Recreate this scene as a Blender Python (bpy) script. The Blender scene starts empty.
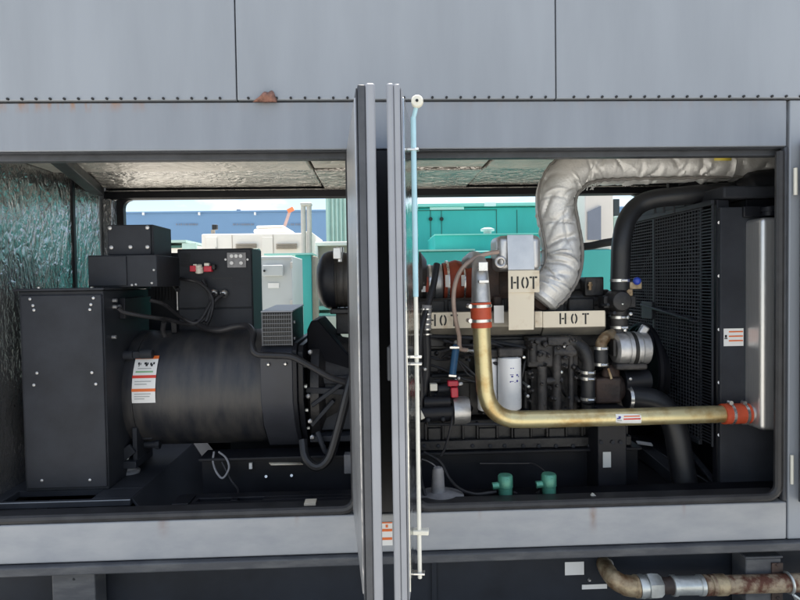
import bpy, math, random
from mathutils import Vector, Matrix
random.seed(7)
S = bpy.context.scene
COL = S.collection
V = Vector
# ------------------------------------------------------------------ camera
CAM = V((0.0, -2.5, 1.6)); FPX = 601.0
YAW, PIT, ROL = math.radians(2.2), math.radians(-1.8), math.radians(0.88)
FWD = V((math.sin(YAW)*math.cos(PIT), math.cos(YAW)*math.cos(PIT), math.sin(PIT)))
R0 = V((math.cos(YAW), -math.sin(YAW), 0)); U0 = R0.cross(FWD)
RGT = R0*math.cos(ROL) - U0*math.sin(ROL); UPV = U0*math.cos(ROL) + R0*math.sin(ROL)
cd = bpy.data.cameras.new('camera'); cam = bpy.data.objects.new('camera', cd); COL.objects.link(cam)
cam.matrix_world = Matrix(((RGT.x, UPV.x, -FWD.x, CAM.x), (RGT.y, UPV.y, -FWD.y, CAM.y), (RGT.z, UPV.z, -FWD.z, CAM.z), (0, 0, 0, 1)))
cd.sensor_width = 36; cd.lens = FPX/800*36; cd.clip_end = 900; cd.clip_start = 0.05
S.camera = cam

def P(u, v, y):
    """point of the photograph's pixel (u, v) that lies in the plane Y = y (measuring aid)"""
    d = FWD*FPX + RGT*(u-400) + UPV*(300-v)
    return CAM + d*((y-CAM.y)/d.y)
def rect(u0, v0, u1, v1, y):
    um, vm = (u0+u1)/2, (v0+v1)/2
    return P(u0, vm, y).x, P(u1, vm, y).x, P(um, v1, y).z, P(um, v0, y).z

# ------------------------------------------------------------------ mesh builder
class MB:
    def __init__(s): s.v = []; s.f = []; s.m = []; s.mi = 0
    def add(s, vs, fs):
        b = len(s.v); s.v += [V(p) for p in vs]
        for f in fs: s.f.append([b+i for i in f]); s.m.append(s.mi)
        return s
    def hexa(s, c):
        return s.add(c, [(0,3,2,1),(4,5,6,7),(0,1,5,4),(1,2,6,5),(2,3,7,6),(3,0,4,7)])
    def box(s, x0, x1, y0, y1, z0, z1):
        if x0 > x1: x0, x1 = x1, x0
        if y0 > y1: y0, y1 = y1, y0
        if z0 > z1: z0, z1 = z1, z0
        return s.hexa([(x0,y0,z0),(x1,y0,z0),(x1,y1,z0),(x0,y1,z0),(x0,y0,z1),(x1,y0,z1),(x1,y1,z1),(x0,y1,z1)])
    def fb(s, u0, v0, u1, v1, y0, y1):
        x0, x1, z0, z1 = rect(u0, v0, u1, v1, y0)
        return s.box(x0, x1, y0, y1, z0, z1)
    def beam(s, a, b, w, h, up=(0,0,1)):
        a, b = V(a), V(b); t = (b-a).normalized(); sd = t.cross(V(up)).normalized(); n = sd.cross(t)
        c = []
        for p in (a, b):
            c += [p - sd*w/2 - n*h/2, p + sd*w/2 - n*h/2, p + sd*w/2 + n*h/2, p - sd*w/2 + n*h/2]
        return s.hexa(c)
    def tube(s, pts, r, n=14, caps=True):
        pts = [V(p) for p in pts]; k = len(pts)
        rr = r if isinstance(r, (list, tuple)) else [r]*k
        T = [(pts[min(i+1, k-1)] - pts[max(i-1, 0)]).normalized() for i in range(k)]
        ref = V((0,0,1)) if abs(T[0].z) < .9 else V((0,1,0))
        N = (ref - T[0]*ref.dot(T[0])).normalized(); vs = []
        for i in range(k):
            N = (N - T[i]*N.dot(T[i])).normalized(); B = T[i].cross(N)
            for j in range(n):
                a = 2*math.pi*j/n
                q = rr[i](a) if callable(rr[i]) else rr[i]
                vs.append(pts[i] + (N*math.cos(a) + B*math.sin(a))*q)
        fs = [(i*n+j, i*n+(j+1)%n, (i+1)*n+(j+1)%n, (i+1)*n+j) for i in range(k-1) for j in range(n)]
        if caps: fs += [tuple(range(n-1, -1, -1)), tuple((k-1)*n+j for j in range(n))]
        return s.add(vs, fs)
    def cyl(s, a, b, r, r1=None, n=20):
        return s.tube([a, b], [r, r if r1 is None else r1], n)
    def lathe(s, a, d, prof, n=32):
        a, d = V(a), V(d).normalized()
        return s.tube2([a + d*t for t, _ in prof], [r for _, r in prof], d, n)
    def tube2(s, pts, rr, d, n):
        ref = V((0,0,1)) if abs(d.z) < .9 else V((0,1,0))
        N = (ref - d*ref.dot(d)).normalized(); B = d.cross(N); k = len(pts)
        vs = [p + (N*math.cos(2*math.pi*j/n) + B*math.sin(2*math.pi*j/n))*r for p, r in zip(pts, rr) for j in range(n)]
        fs = [(i*n+j, i*n+(j+1)%n, (i+1)*n+(j+1)%n, (i+1)*n+j) for i in range(k-1) for j in range(n)]
        fs += [tuple(range(n-1, -1, -1)), tuple((k-1)*n+j for j in range(n))]
        return s.add(vs, fs)
    def ring(s, c, d, R, r, n=40, m=10, a0=0, a1=2*math.pi):
        c, d = V(c), V(d).normalized(); ref = V((0,0,1)) if abs(d.z) < .9 else V((0,1,0))
        N = (ref - d*ref.dot(d)).normalized(); B = d.cross(N)
        return s.tube([c + (N*math.cos(a0+(a1-a0)*i/n) + B*math.sin(a0+(a1-a0)*i/n))*R for i in range(n+1)], r, m)
    def band(s, c, d, r, w, th=.002, n=24):
        """a worm-drive hose clamp: a thin band with its screw housing"""
        c, d = V(c), V(d).normalized()
        s.lathe(c - d*w/2, d, [(0, r), (0, r+th), (w, r+th), (w, r)], n)
        return s
    def prism(s, poly, ax, t0, t1):
        def mk(p, t):
            return (t, p[0], p[1]) if ax == 'x' else (p[0], t, p[1]) if ax == 'y' else (p[0], p[1], t)
        n = len(poly); vs = [mk(p, t0) for p in poly] + [mk(p, t1) for p in poly]
        return s.add(vs, [tuple(range(n)), tuple(range(2*n-1, n-1, -1))] + [(i, n+i, n+(i+1)%n, (i+1)%n) for i in range(n)])
    def sph(s, c, r, n=14, sc=(1,1,1)):
        c = V(c); m = n//2; vs = [c + V((0,0,r*sc[2]))]
        for i in range(1, m):
            for j in range(n):
                a, b = math.pi*i/m, 2*math.pi*j/n
                vs.append(c + V((r*sc[0]*math.sin(a)*math.cos(b), r*sc[1]*math.sin(a)*math.sin(b), r*sc[2]*math.cos(a))))
        vs.append(c - V((0,0,r*sc[2]))); fs = [(0, 1+j, 1+(j+1)%n) for j in range(n)]
        for i in range(m-2):
            fs += [(1+i*n+j, 1+(i+1)*n+j, 1+(i+1)*n+(j+1)%n, 1+i*n+(j+1)%n) for j in range(n)]
        L = len(vs)-1; b = 1+(m-2)*n
        return s.add(vs, fs + [(L, b+(j+1)%n, b+j) for j in range(n)])

def spl(pts, k=8):
    """Catmull-Rom through the points"""
    pts = [V(p) for p in pts]; q = [pts[0]*2-pts[1]] + pts + [pts[-1]*2-pts[-2]]; out = []
    for i in range(1, len(q)-2):
        a, b, c, d = q[i-1], q[i], q[i+1], q[i+2]
        for j in range(k):
            t = j/k
            out.append(.5*((2*b) + (c-a)*t + (2*a-5*b+4*c-d)*t*t + (3*b-a-3*c+d)*t**3))
    return out + [pts[-1]]
def PP(lst): return [P(u, v, y) for u, v, y in lst]

def off(o):
    while o.parent: o = o.parent
    return o.location.copy()
def tag(o, label=None, cat=None, group=None, kind=None):
    for k, w in (('label', label), ('category', cat), ('group', group), ('kind', kind)):
        if w: o[k] = w
    return o
def thing(name, label, cat, loc, group=None):
    o = bpy.data.objects.new(name, None); o.empty_display_size = .05; COL.objects.link(o); o.location = loc
    return tag(o, label, cat, group)
def obj(name, mb, mats, parent=None, bev=0, at=None, seg=2, sharp=35):
    if not isinstance(mats, (list, tuple)): mats = [mats]
    o0 = off(parent) if parent else V((0,0,0))
    if at is not None: o0 = V(at)
    me = bpy.data.meshes.new(name)
    me.from_pydata([v - o0 for v in mb.v], [], mb.f)
    for m in mats: me.materials.append(m)
    me.polygons.foreach_set('material_index', mb.m)
    me.polygons.foreach_set('use_smooth', [True]*len(me.polygons)); me.update()
    me.set_sharp_from_angle(angle=math.radians(sharp))
    o = bpy.data.objects.new(name, me); COL.objects.link(o)
    if parent: o.parent = parent
    if at is not None: o.location = V(at) - (off(parent) if parent else V((0,0,0)))
    if bev:
        b = o.modifiers.new('bevel', 'BEVEL'); b.width = bev; b.segments = seg; b.limit_method = 'ANGLE'; b.angle_limit = math.radians(40)
        b.harden_normals = False
    return o
def solo(name, mb, mats, label, cat, at, group=None, bev=0):
    return tag(obj(name, mb, mats, None, bev, at), label, cat, group)
def dup(o, loc=None, parent=None, label=None):
    c = o.copy(); COL.objects.link(c); c.parent = parent if parent is not None else o.parent
    if loc is not None: c.location = loc
    if label: c['label'] = label
    for ch in list(o.children):
        dup(ch, None, c)
    return c

# ------------------------------------------------------------------ materials
def mat(name, col, rough=.45, metal=0.0, var=.15, scale=6, bump=0, bscale=40, col2=None, stretch=(1,1,1), thresh=(.35,.65), spec=None, rvar=.1, coat=0):
    m = bpy.data.materials.new(name); m.use_nodes = True; nt = m.node_tree; N = nt.nodes; L = nt.links
    b = N['Principled BSDF']
    tc = N.new('ShaderNodeTexCoord'); mp = N.new('ShaderNodeMapping'); mp.inputs['Scale'].default_value = stretch
    L.new(tc.outputs['Object'], mp.inputs['Vector'])
    no = N.new('ShaderNodeTexNoise'); no.inputs['Scale'].default_value = scale; no.inputs['Detail'].default_value = 6; no.inputs['Roughness'].default_value = .6
    L.new(mp.outputs['Vector'], no.inputs['Vector'])
    cr = N.new('ShaderNodeValToRGB'); cr.color_ramp.elements[0].position, cr.color_ramp.elements[1].position = thresh
    c2 = col2 or tuple(min(1, c*(1+var)) for c in col)
    c1 = col if col2 else tuple(c*(1-var) for c in col)
    cr.color_ramp.elements[0].color = (*c1, 1); cr.color_ramp.elements[1].color = (*c2, 1)
    L.new(no.outputs['Fac'], cr.inputs['Fac']); L.new(cr.outputs['Color'], b.inputs['Base Color'])
    mr = N.new('ShaderNodeMapRange'); mr.inputs['To Min'].default_value = max(.02, rough-rvar); mr.inputs['To Max'].default_value = min(1, rough+rvar)
    L.new(no.outputs['Fac'], mr.inputs['Value']); L.new(mr.outputs['Result'], b.inputs['Roughness'])
    b.inputs['Metallic'].default_value = metal
    if spec is not None: b.inputs['Specular IOR Level'].default_value = spec
    if coat: b.inputs['Coat Weight'].default_value = coat; b.inputs['Coat Roughness'].default_value = .15
    if bump:
        n2 = N.new('ShaderNodeTexNoise'); n2.inputs['Scale'].default_value = bscale; n2.inputs['Detail'].default_value = 5
        L.new(mp.outputs['Vector'], n2.inputs['Vector'])
        bp = N.new('ShaderNodeBump'); bp.inputs['Strength'].default_value = bump; bp.inputs['Distance'].default_value = .01
        L.new(n2.outputs['Fac'], bp.inputs['Height']); L.new(bp.outputs['Normal'], b.inputs['Normal'])
    return m

def foil_mat(name, stretch=(1,1,1), strength=.8, rough=.2, scale=14, tint=(.78,.76,.72), dist=.012, fine=.45):
    """crinkled metal foil: sharp creases (ridged noise) at two sizes"""
    m = mat(name, tint, rough, 1.0, .10, 5, 0)
    nt = m.node_tree; N = nt.nodes; L = nt.links; b = N['Principled BSDF']
    tc = N.new('ShaderNodeTexCoord'); mp = N.new('ShaderNodeMapping'); mp.inputs['Scale'].default_value = stretch
    L.new(tc.outputs['Object'], mp.inputs['Vector'])
    def ridge(sc, det):
        n_ = N.new('ShaderNodeTexNoise'); n_.inputs['Scale'].default_value = sc; n_.inputs['Detail'].default_value = det; n_.inputs['Distortion'].default_value = .6
        L.new(mp.outputs['Vector'], n_.inputs['Vector'])
        a = N.new('ShaderNodeMath'); a.operation = 'SUBTRACT'; a.inputs[1].default_value = .5; L.new(n_.outputs['Fac'], a.inputs[0])
        c = N.new('ShaderNodeMath'); c.operation = 'ABSOLUTE'; L.new(a.outputs[0], c.inputs[0]); return c.outputs[0]
    r1, r2 = ridge(scale, 2), ridge(scale*3.1, 3)
    ad = N.new('ShaderNodeMath'); ad.operation = 'MULTIPLY_ADD'; ad.inputs[1].default_value = fine
    L.new(r2, ad.inputs[0]); L.new(r1, ad.inputs[2])
    bp = N.new('ShaderNodeBump'); bp.inputs['Strength'].default_value = strength; bp.inputs['Distance'].default_value = dist*4
    L.new(ad.outputs['Value'], bp.inputs['Height']); L.new(bp.outputs['Normal'], b.inputs['Normal'])
    return m

M = {}
M['paint'] = mat('grey_paint', (.274,.300,.335), .42, 0, .06, 2.2, .22, 1.6, stretch=(2.2,2.2,.35), rvar=.06)
M['paint_sill'] = mat('bounce_lit_scuffed_paint', (.295,.315,.345), .5, 0, .1, 4, .02, 90, col2=(.365,.38,.40), stretch=(1.2,1,3), rvar=.08)  # paler than the panels: ground bounce put into the colour, plus lighter scuffs
def weep(m, xs_):
    nt = m.node_tree; N = nt.nodes; L = nt.links; b = N['Principled BSDF']
    tc = N.new('ShaderNodeTexCoord'); sx = N.new('ShaderNodeSeparateXYZ'); L.new(tc.outputs['Object'], sx.inputs['Vector'])
    no = N.new('ShaderNodeTexNoise'); no.inputs['Scale'].default_value = 30; L.new(tc.outputs['Object'], no.inputs['Vector'])
    for x0, wd, zl, amt in xs_:
        a = N.new('ShaderNodeMath'); a.operation = 'SUBTRACT'; a.inputs[1].default_value = x0; L.new(sx.outputs['X'], a.inputs[0])
        c = N.new('ShaderNodeMath'); c.operation = 'ABSOLUTE'; L.new(a.outputs[0], c.inputs[0])
        d = N.new('ShaderNodeMapRange'); d.inputs['From Min'].default_value = wd; d.inputs['From Max'].default_value = 0; L.new(c.outputs[0], d.inputs['Value'])
        z = N.new('ShaderNodeMapRange'); z.inputs['From Min'].default_value = zl; z.inputs['From Max'].default_value = .225; z.inputs['To Max'].default_value = amt; L.new(sx.outputs['Z'], z.inputs['Value'])
        m1 = N.new('ShaderNodeMath'); m1.operation = 'MULTIPLY'; L.new(d.outputs['Result'], m1.inputs[0]); L.new(z.outputs['Result'], m1.inputs[1])
        m2 = N.new('ShaderNodeMath'); m2.operation = 'MULTIPLY'; L.new(m1.outputs[0], m2.inputs[0]); L.new(no.outputs['Fac'], m2.inputs[1])
        src = b.inputs['Base Color'].links[0].from_socket
        mx = N.new('ShaderNodeMix'); mx.data_type = 'RGBA'; L.new(m2.outputs[0], mx.inputs['Factor']); L.new(src, mx.inputs[6]); mx.inputs[7].default_value = (.20,.10,.05,1)
        L.new(mx.outputs[2], b.inputs['Base Color'])
weep(M['paint_sill'], ((.905, .022, .10, 1.3), (-.90, .03, .14, .9), (-.35, .015, .17, .6), (1.30, .012, .16, .6), (.42, .012, .18, .7)))
M['paint_edge'] = mat('grey_door_paint', (.275,.29,.32), .40, 0, .06, 5, .02, 90, rvar=.06)
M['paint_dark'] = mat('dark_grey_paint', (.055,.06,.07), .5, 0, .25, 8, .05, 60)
M['frame_grey'] = mat('base_frame_paint', (.060,.065,.075), .55, 0, .3, 6, .08, 60, stretch=(1,1,4), col2=(.13,.135,.14), thresh=(.45,.8))
M['slate'] = mat('tank_slate_paint', (.018,.022,.030), .55, 0, .25, 4, .04, 50, spec=.3)
M['seal'] = mat('seal_rubber', (.03,.03,.032), .45, 0, .3, 10)
M['black'] = mat('satin_black_paint', (.011,.012,.016), .45, 0, .25, 6, .03, 90, spec=.3)
M['deep'] = mat('matt_black_steel', (.005,.0055,.008), .65, 0, .3, 8, .05, 60, spec=.12)
M['black_box'] = mat('powder_coat_black', (.029,.032,.039), .55, 0, .2, 5, .06, 220, rvar=.06, spec=.22)
M['rubber'] = mat('black_rubber', (.018,.018,.021), .5, 0, .3, 12, .05, 60)
M['hose'] = mat('smooth_black_hose', (.016,.017,.020), .42, 0, .2, 9, .03, 60)
M['engine'] = mat('dirty_engine_black', (.013,.013,.015), .48, 0, .5, 9, .25, 45, col2=(.05,.047,.044), thresh=(.45,.8))
M['cast'] = mat('dusty_cast_iron', (.022,.021,.022), .58, .1, .3, 14, .5, 55, col2=(.085,.078,.074), thresh=(.38,.78))
M['rustcast'] = mat('browned_casting', (.03,.022,.02), .6, .1, .3, 10, .35, 45, col2=(.085,.05,.038), thresh=(.4,.7))
M['altbody'] = mat('alternator_black', (.022,.024,.030), .42, 0, .25, 5, .08, 40, stretch=(3,1,.7), col2=(.066,.062,.058), thresh=(.40,.78), rvar=.14)
M['steel'] = mat('bright_steel', (.62,.62,.61), .3, 1, .1, 12)
M['clamp'] = mat('clamp_steel', (.72,.72,.70), .28, .9, .1, 20)
M['zincpipe'] = mat('yellow_zinc_pipe', (.42,.26,.09), .34, .7, .1, 9, .12, 30, col2=(.66,.58,.33), thresh=(.30,.54), rvar=.12)
M['stainless'] = mat('brushed_stainless', (.70,.70,.69), .36, .82, .07, 40, .06, 160, stretch=(8,8,.2), rvar=.12)
M['alu'] = mat('cast_aluminium', (.55,.55,.55), .45, .85, .12, 18, .15, 60)
M['galv'] = mat('heat_shield_steel', (.60,.60,.60), .38, .85, .08, 10, .05, 40)
M['silicone'] = mat('red_silicone', (.50,.075,.03), .5, 0, .15, 12, .08, 60)
M['cream'] = mat('cream_heat_plate', (.60,.48,.33), .6, 0, .06, 14, .06, 30, col2=(.80,.72,.57), thresh=(.22,.46))
M['creamlow'] = mat('dull_heat_shield', (.28,.26,.22), .5, .5, .15, 10)
M['white'] = mat('white_label', (.80,.80,.78), .5, 0, .02, 10)
M['filter'] = mat('white_filter_enamel', (.88,.89,.90), .3, 0, .02, 8)
M['orange'] = mat('orange_print', (.75,.16,.03), .5, 0, .05, 10)
M['redprint'] = mat('red_print', (.65,.05,.03), .5, 0, .05, 10)
M['greyprint'] = mat('grey_print', (.42,.43,.42), .5, 0, .05, 10)
M['greenprint'] = mat('green_print', (.25,.45,.25), .5, 0, .05, 10)
M['blueprint'] = mat('blue_print', (.05,.05,.30), .5, 0, .05, 10)
M['ink'] = mat('black_ink', (.012,.012,.012), .5, 0, .05, 10)
M['yellowlabel'] = mat('yellow_label', (.75,.62,.10), .5, 0, .05, 10)
M['foilwall'] = foil_mat('wall_foil', (1,1.3,.6), .4, .2, 8, (.46,.46,.46), .012, .6)
M['foilwall'].node_tree.nodes['Principled BSDF'].inputs['Metallic'].default_value = .66
M['foilwall'].node_tree.nodes['Principled BSDF'].inputs['Metallic'].default_value = .85
M['foilceil'] = foil_mat('ceiling_foil', (1,1,1), .8, .28, 8, (.54,.52,.49), .014, .4)
M['foilceil_smooth'] = foil_mat('ceiling_foil_smooth', (1,1,1), .6, .45, 6, (.58,.55,.51), .012, .5)
for k_ in ('foilceil', 'foilceil_smooth'): M[k_].node_tree.nodes['Principled BSDF'].inputs['Metallic'].default_value = .8
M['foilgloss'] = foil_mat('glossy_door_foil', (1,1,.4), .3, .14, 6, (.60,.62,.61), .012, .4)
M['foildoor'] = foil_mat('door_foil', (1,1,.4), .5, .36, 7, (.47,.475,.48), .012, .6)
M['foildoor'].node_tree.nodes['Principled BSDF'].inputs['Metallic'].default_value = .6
M['lag'] = mat('silver_lagging_cloth', (.68,.68,.67), .47, .5, .08, 9, .2, 110, rvar=.06)
M['seam'] = mat('lagging_seam', (.20,.19,.18), .6, .3, .2, 20)
M['teal'] = mat('teal_paint', (.055,.43,.40), .45, 0, .07, 1.2, stretch=(2,2,.6))
M['teal_deep'] = mat('teal_louvre', (.035,.28,.26), .45, 0, .07, 2)
M['teal_light'] = mat('sunlit_top_and_stripe_teal', (.30,.62,.55), .4, 0, .06, 2)  # paler teal: sun on tops put into the colour; also the base stripe
M['green_dark'] = mat('dark_green_paint', (.03,.11,.085), .4, 0, .1, 3)
M['greycab'] = mat('pale_grey_enamel', (.50,.53,.53), .4, 0, .04, 3)
M['whitecont'] = mat('cream_white_paint', (.80,.76,.69), .5, 0, .04, 2)
M['bluewall'] = mat('blue_cladding', (.16,.29,.47), .6, 0, .05, .15)
M['palegreen'] = mat('pale_green_cladding', (.42,.58,.52), .5, 0, .08, 2)
M['tan'] = mat('tan_louvre', (.36,.31,.25), .6, 0, .1, 4)
M['stackgrey'] = mat('concrete_grey', (.50,.49,.45), .7, 0, .1, 3)
M['craneorange'] = mat('crane_orange', (.80,.25,.10), .5, 0, .05, 4)
M['steelblue'] = mat('blue_grey_panel', (.22,.25,.31), .5, 0, .05, 4)
M['glass_dark'] = mat('dark_pane', (.015,.03,.035), .15, 0, .05, 4)
M['bluehose'] = mat('blue_sleeve', (.02,.10,.22), .45, 0, .15, 20)
M['redplug'] = mat('red_connector', (.62,.03,.06), .4, 0, .1, 20)
M['greencap'] = mat('green_hammered_cap', (.10,.34,.25), .30, .3, .25, 12, .08, 60)
M['greyplastic'] = mat('grey_boot', (.24,.24,.25), .5, 0, .2, 14, .1, 40)
M['clearhose'] = mat('grubby_clear_hose', (.42,.32,.27), .3, 0, .12, 14)
M['nylon'] = mat('white_nylon', (.78,.76,.66), .4, 0, .03, 14)
M['rod'] = mat('white_rod', (.76,.76,.70), .35, .1, .05, 14)
M['rodsky'] = mat('sky_reflection_blue', (.42,.66,.76), .35, 0, .06, 14)  # sky reflection on the rod's upper half, put into its colour
M['housing'] = mat('housing_black', (.034,.037,.047), .48, 0, .15, 5, .04, 60)
M['rust'] = mat('rusty_pipe', (.10,.035,.02), .6, .3, .3, 20, .6, 60, col2=(.36,.29,.20), thresh=(.42,.60))
M['rusttan'] = mat('corroded_brass', (.17,.10,.05), .5, .5, .3, 14, .5, 45, col2=(.46,.38,.25), thresh=(.35,.62))
M['galvnut'] = mat('galvanised_fitting', (.55,.58,.57), .4, .8, .15, 18, .15, 40)
M['leaf'] = mat('dry_leaf_brown', (.24,.12,.09), .7, 0, .4, 60, .5, 90)
M['humphose'] = mat('dull_red_hose', (.34,.065,.03), .55, 0, .25, 12, .08, 60)
M['ductgrey'] = mat('grey_rubber_duct', (.20,.19,.19), .5, .1, .2, 14, .1, 40)
M['guard_light'] = mat('grille_steel', (.16,.165,.175), .5, .2, .1, 10)
M['guard'] = mat('guard_wire_black', (.06,.065,.075), .65, 0, .1, 10, spec=.12)
M['canister'] = mat('dusty_black_canister', (.028,.026,.025), .5, 0, .2, 6, .05, 40, col2=(.06,.054,.048))
M['bluecap'] = mat('blue_cap', (.03,.07,.45), .4, 0, .1, 20)

def ground_mat():
    m = mat('concrete_yard', (.43,.41,.37), .85, 0, .12, .6, .15, 8, stretch=(1,1,1))
    return m
def rusty_fascia():
    """grey paint with rust weeping from the seam (stains with a shape of their own)"""
    m = mat('grey_paint_stained', (.238,.262,.298), .42, 0, .07, 3, .2, 2, stretch=(2.2,2.2,.35), rvar=.06)
    nt = m.node_tree; N = nt.nodes; L = nt.links; b = N['Principled BSDF']; src = b.inputs['Base Color'].links[0].from_socket
    tc = N.new('ShaderNodeTexCoord'); mp = N.new('ShaderNodeMapping'); mp.inputs['Scale'].default_value = (9,1,2.2)
    L.new(tc.outputs['Object'], mp.inputs['Vector'])
    no = N.new('ShaderNodeTexNoise'); no.inputs['Scale'].default_value = 2.4; no.inputs['Detail'].default_value = 6; L.new(mp.outputs['Vector'], no.inputs['Vector'])
    sx = N.new('ShaderNodeSeparateXYZ'); L.new(tc.outputs['Object'], sx.inputs['Vector'])
    g = N.new('ShaderNodeMapRange'); g.inputs['From Min'].default_value = -.045; g.inputs['From Max'].default_value = .0; L.new(sx.outputs['Z'], g.inputs['Value'])
    mu = N.new('ShaderNodeMath'); mu.operation = 'MULTIPLY'; L.new(g.outputs['Result'], mu.inputs[0])
    r = N.new('ShaderNodeMapRange'); r.inputs['From Min'].default_value = .47; r.inputs['From Max'].default_value = .60; L.new(no.outputs['Fac'], r.inputs['Value']); L.new(r.outputs['Result'], mu.inputs[1])
    gx = N.new('ShaderNodeMapRange'); gx.inputs['From Min'].default_value = -.80; gx.inputs['From Max'].default_value = -1.15; gx.inputs['To Min'].default_value = .12; L.new(sx.outputs['X'], gx.inputs['Value'])
    mv = N.new('ShaderNodeMath'); mv.operation = 'MULTIPLY'; L.new(mu.outputs['Value'], mv.inputs[0]); L.new(gx.outputs['Result'], mv.inputs[1]); mu = mv
    mx = N.new('ShaderNodeMix'); mx.data_type = 'RGBA'; L.new(mu.outputs['Value'], mx.inputs['Factor'])
    L.new(src, mx.inputs[6]); mx.inputs[7].default_value = (.30,.17,.10,1); L.new(mx.outputs[2], b.inputs['Base Color'])
    return m
M['fascia'] = rusty_fascia()

# ------------------------------------------------------------------ world and sun
SUN_EL, SUN_AZ = 72.0, 14.0       # the sun stands behind the enclosure, a little to the right
w = bpy.data.worlds.new('World'); S.world = w; w.use_nodes = True
nt = w.node_tree; N = nt.nodes; L = nt.links; bg = N['Background']
sky = N.new('ShaderNodeTexSky'); sky.sky_type = 'NISHITA'; sky.sun_disc = False
sky.sun_elevation = math.radians(SUN_EL); sky.sun_rotation = math.radians(SUN_AZ)
tc = N.new('ShaderNodeTexCoord'); mp = N.new('ShaderNodeMapping'); mp.inputs['Scale'].default_value = (1,1,2.6)
L.new(tc.outputs['Generated'], mp.inputs['Vector'])
no = N.new('ShaderNodeTexNoise'); no.inputs['Scale'].default_value = 4.2; no.inputs['Detail'].default_value = 9; no.inputs['Roughness'].default_value = .58
L.new(mp.outputs['Vector'], no.inputs['Vector'])
cr = N.new('ShaderNodeValToRGB'); cr.color_ramp.elements[0].position = .47; cr.color_ramp.elements[1].position = .60
L.new(no.outputs['Fac'], cr.inputs['Fac'])
mx = N.new('ShaderNodeMix'); mx.data_type = 'RGBA'; L.new(cr.outputs['Color'], mx.inputs['Factor'])
L.new(sky.outputs['Color'], mx.inputs[6]); mx.inputs[7].default_value = (7.2,7.4,7.7,1)
L.new(mx.outputs[2], bg.inputs['Color']); bg.inputs['Strength'].default_value = .085
sd = bpy.data.lights.new('sun', 'SUN'); sun = bpy.data.objects.new('sun', sd); COL.objects.link(sun)
sd.energy = 4.6; sd.angle = math.radians(.5); sd.color = (1, .95, .87)
el, az = math.radians(SUN_EL), math.radians(SUN_AZ)
sdir = V((math.sin(az)*math.cos(el), math.cos(az)*math.cos(el), math.sin(el)))
sun.rotation_euler = sdir.to_track_quat('Z', 'Y').to_euler(); sun.location = sdir*20
S.view_settings.view_transform = 'Standard'; S.view_settings.look = 'None'; S.view_settings.gamma = 1
S.view_settings.exposure = 1.3; S.view_settings.use_curve_mapping = False
S.render.engine = 'CYCLES'

# ------------------------------------------------------------------ ground
g = MB().box(-300, 300, -120, 420, -.2, 0)
tag(obj('ground', g, ground_mat()), 'pale concrete yard around the generator enclosure', 'ground', None, 'structure')

# ------------------------------------------------------------------ the enclosure
XL, XR, YB = -1.73, 2.6, 1.45
Z_SEAM, Z_LINT, Z_SILL, Z_SBOT, Z_LIP = 2.342, 2.146, .622, .459, .418
ENC = thing('generator_enclosure', 'grey steel generator enclosure with its doors swung open', 'generator enclosure', (0, 0, .40))
U = [P(236.5, 60, 0).x, P(555, 60, 0).x]
xs = [XL-.06] + U + [XR]
for i in range(3):
    obj('upper_panel', MB().box(xs[i]+.0025, xs[i+1]-.0025, -.012, .02, Z_SEAM+.004, 2.92), M['paint'], ENC, .003)
obj('roof', MB().box(XL-.10, XR+.04, -.05, YB+.1, 2.92, 2.98), M['paint'], ENC, .01)
obj('fascia', MB().box(XL-.06, P(787, 126, 0).x-.003, -.002, .05, Z_LINT, Z_SEAM-.003), M['fascia'], ENC, .004, at=(0, 0, Z_SEAM-.003))
obj('seam_backing', MB().box(XL-.05, XR-.01, .021, .06, Z_SEAM-.03, 3.0), M['seal'], ENC)
# screws along the seam
scr = MB().cyl((0,-.0185,0), (0,-.0115,0), .0052, n=10)
n = 0; proto = None
for u in [10+14.07*i for i in range(57)]:
    if any(abs(u-q) < 7 for q in (237, 555)) or 362 < u < 378: continue
    p = P(u, 101.5, 0); loc = V((p.x, 0, Z_SEAM+.0095))
    if proto is None: proto = obj('seam_screw', scr, M['ink'], ENC, at=None); proto.data.transform(Matrix.Translation(V((0,0,.40)))); proto.location = loc - V((0,0,.40))
    else: dup(proto, loc - V((0,0,.40)))
# lintel return and sill
XP = P(787, 520, 0).x
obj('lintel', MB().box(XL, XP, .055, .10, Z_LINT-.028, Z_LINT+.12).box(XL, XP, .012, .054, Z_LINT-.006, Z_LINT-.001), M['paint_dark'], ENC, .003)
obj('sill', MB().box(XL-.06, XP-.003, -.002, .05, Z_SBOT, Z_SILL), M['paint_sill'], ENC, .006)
obj('sill_lip', MB().box(XL-.06, XR, -.03, .115, Z_LIP, Z_SBOT-.003), M['frame_grey'], ENC, .006)
# door rubber round the opening, with rounded lower corners
def seal(x0, x1):
    r = .055; z0, z1 = Z_SILL+.018, Z_LINT-.02
    pts = [(x0, z1), (x0, z0+r)] + [(x0+r-r*math.cos(a), z0+r-r*math.sin(a)) for a in (.4, .8, 1.2)] + [(x0+r, z0), (x1-r, z0)] + \
          [(x1-r+r*math.sin(a), z0+r-r*math.cos(a)) for a in (.4, .8, 1.2)] + [(x1, z0+r), (x1, z1)]
    return MB().tube([V((x, .012, z)) for x, z in pts], .019, 10)
xa, xb, xc = P(352, 300, 0).x, P(413, 300, 0).x, P(781, 300, 0).x
obj('opening_seal', seal(XL+.02, xa-.0), M['seal'], ENC)
obj('opening_seal', seal(xb+.0, xc), M['seal'], ENC)
obj('sill_return', MB().box(XL, XP, .052, .12, .60, Z_SILL+.022), M['seal'], ENC, .003)
obj('centre_pillar', MB().box(xa+.02, xb-.02, .004, .16, Z_SILL+.002, Z_LINT-.002), M['black'], ENC, .004)  # black carries the shade between the open doors
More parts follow.
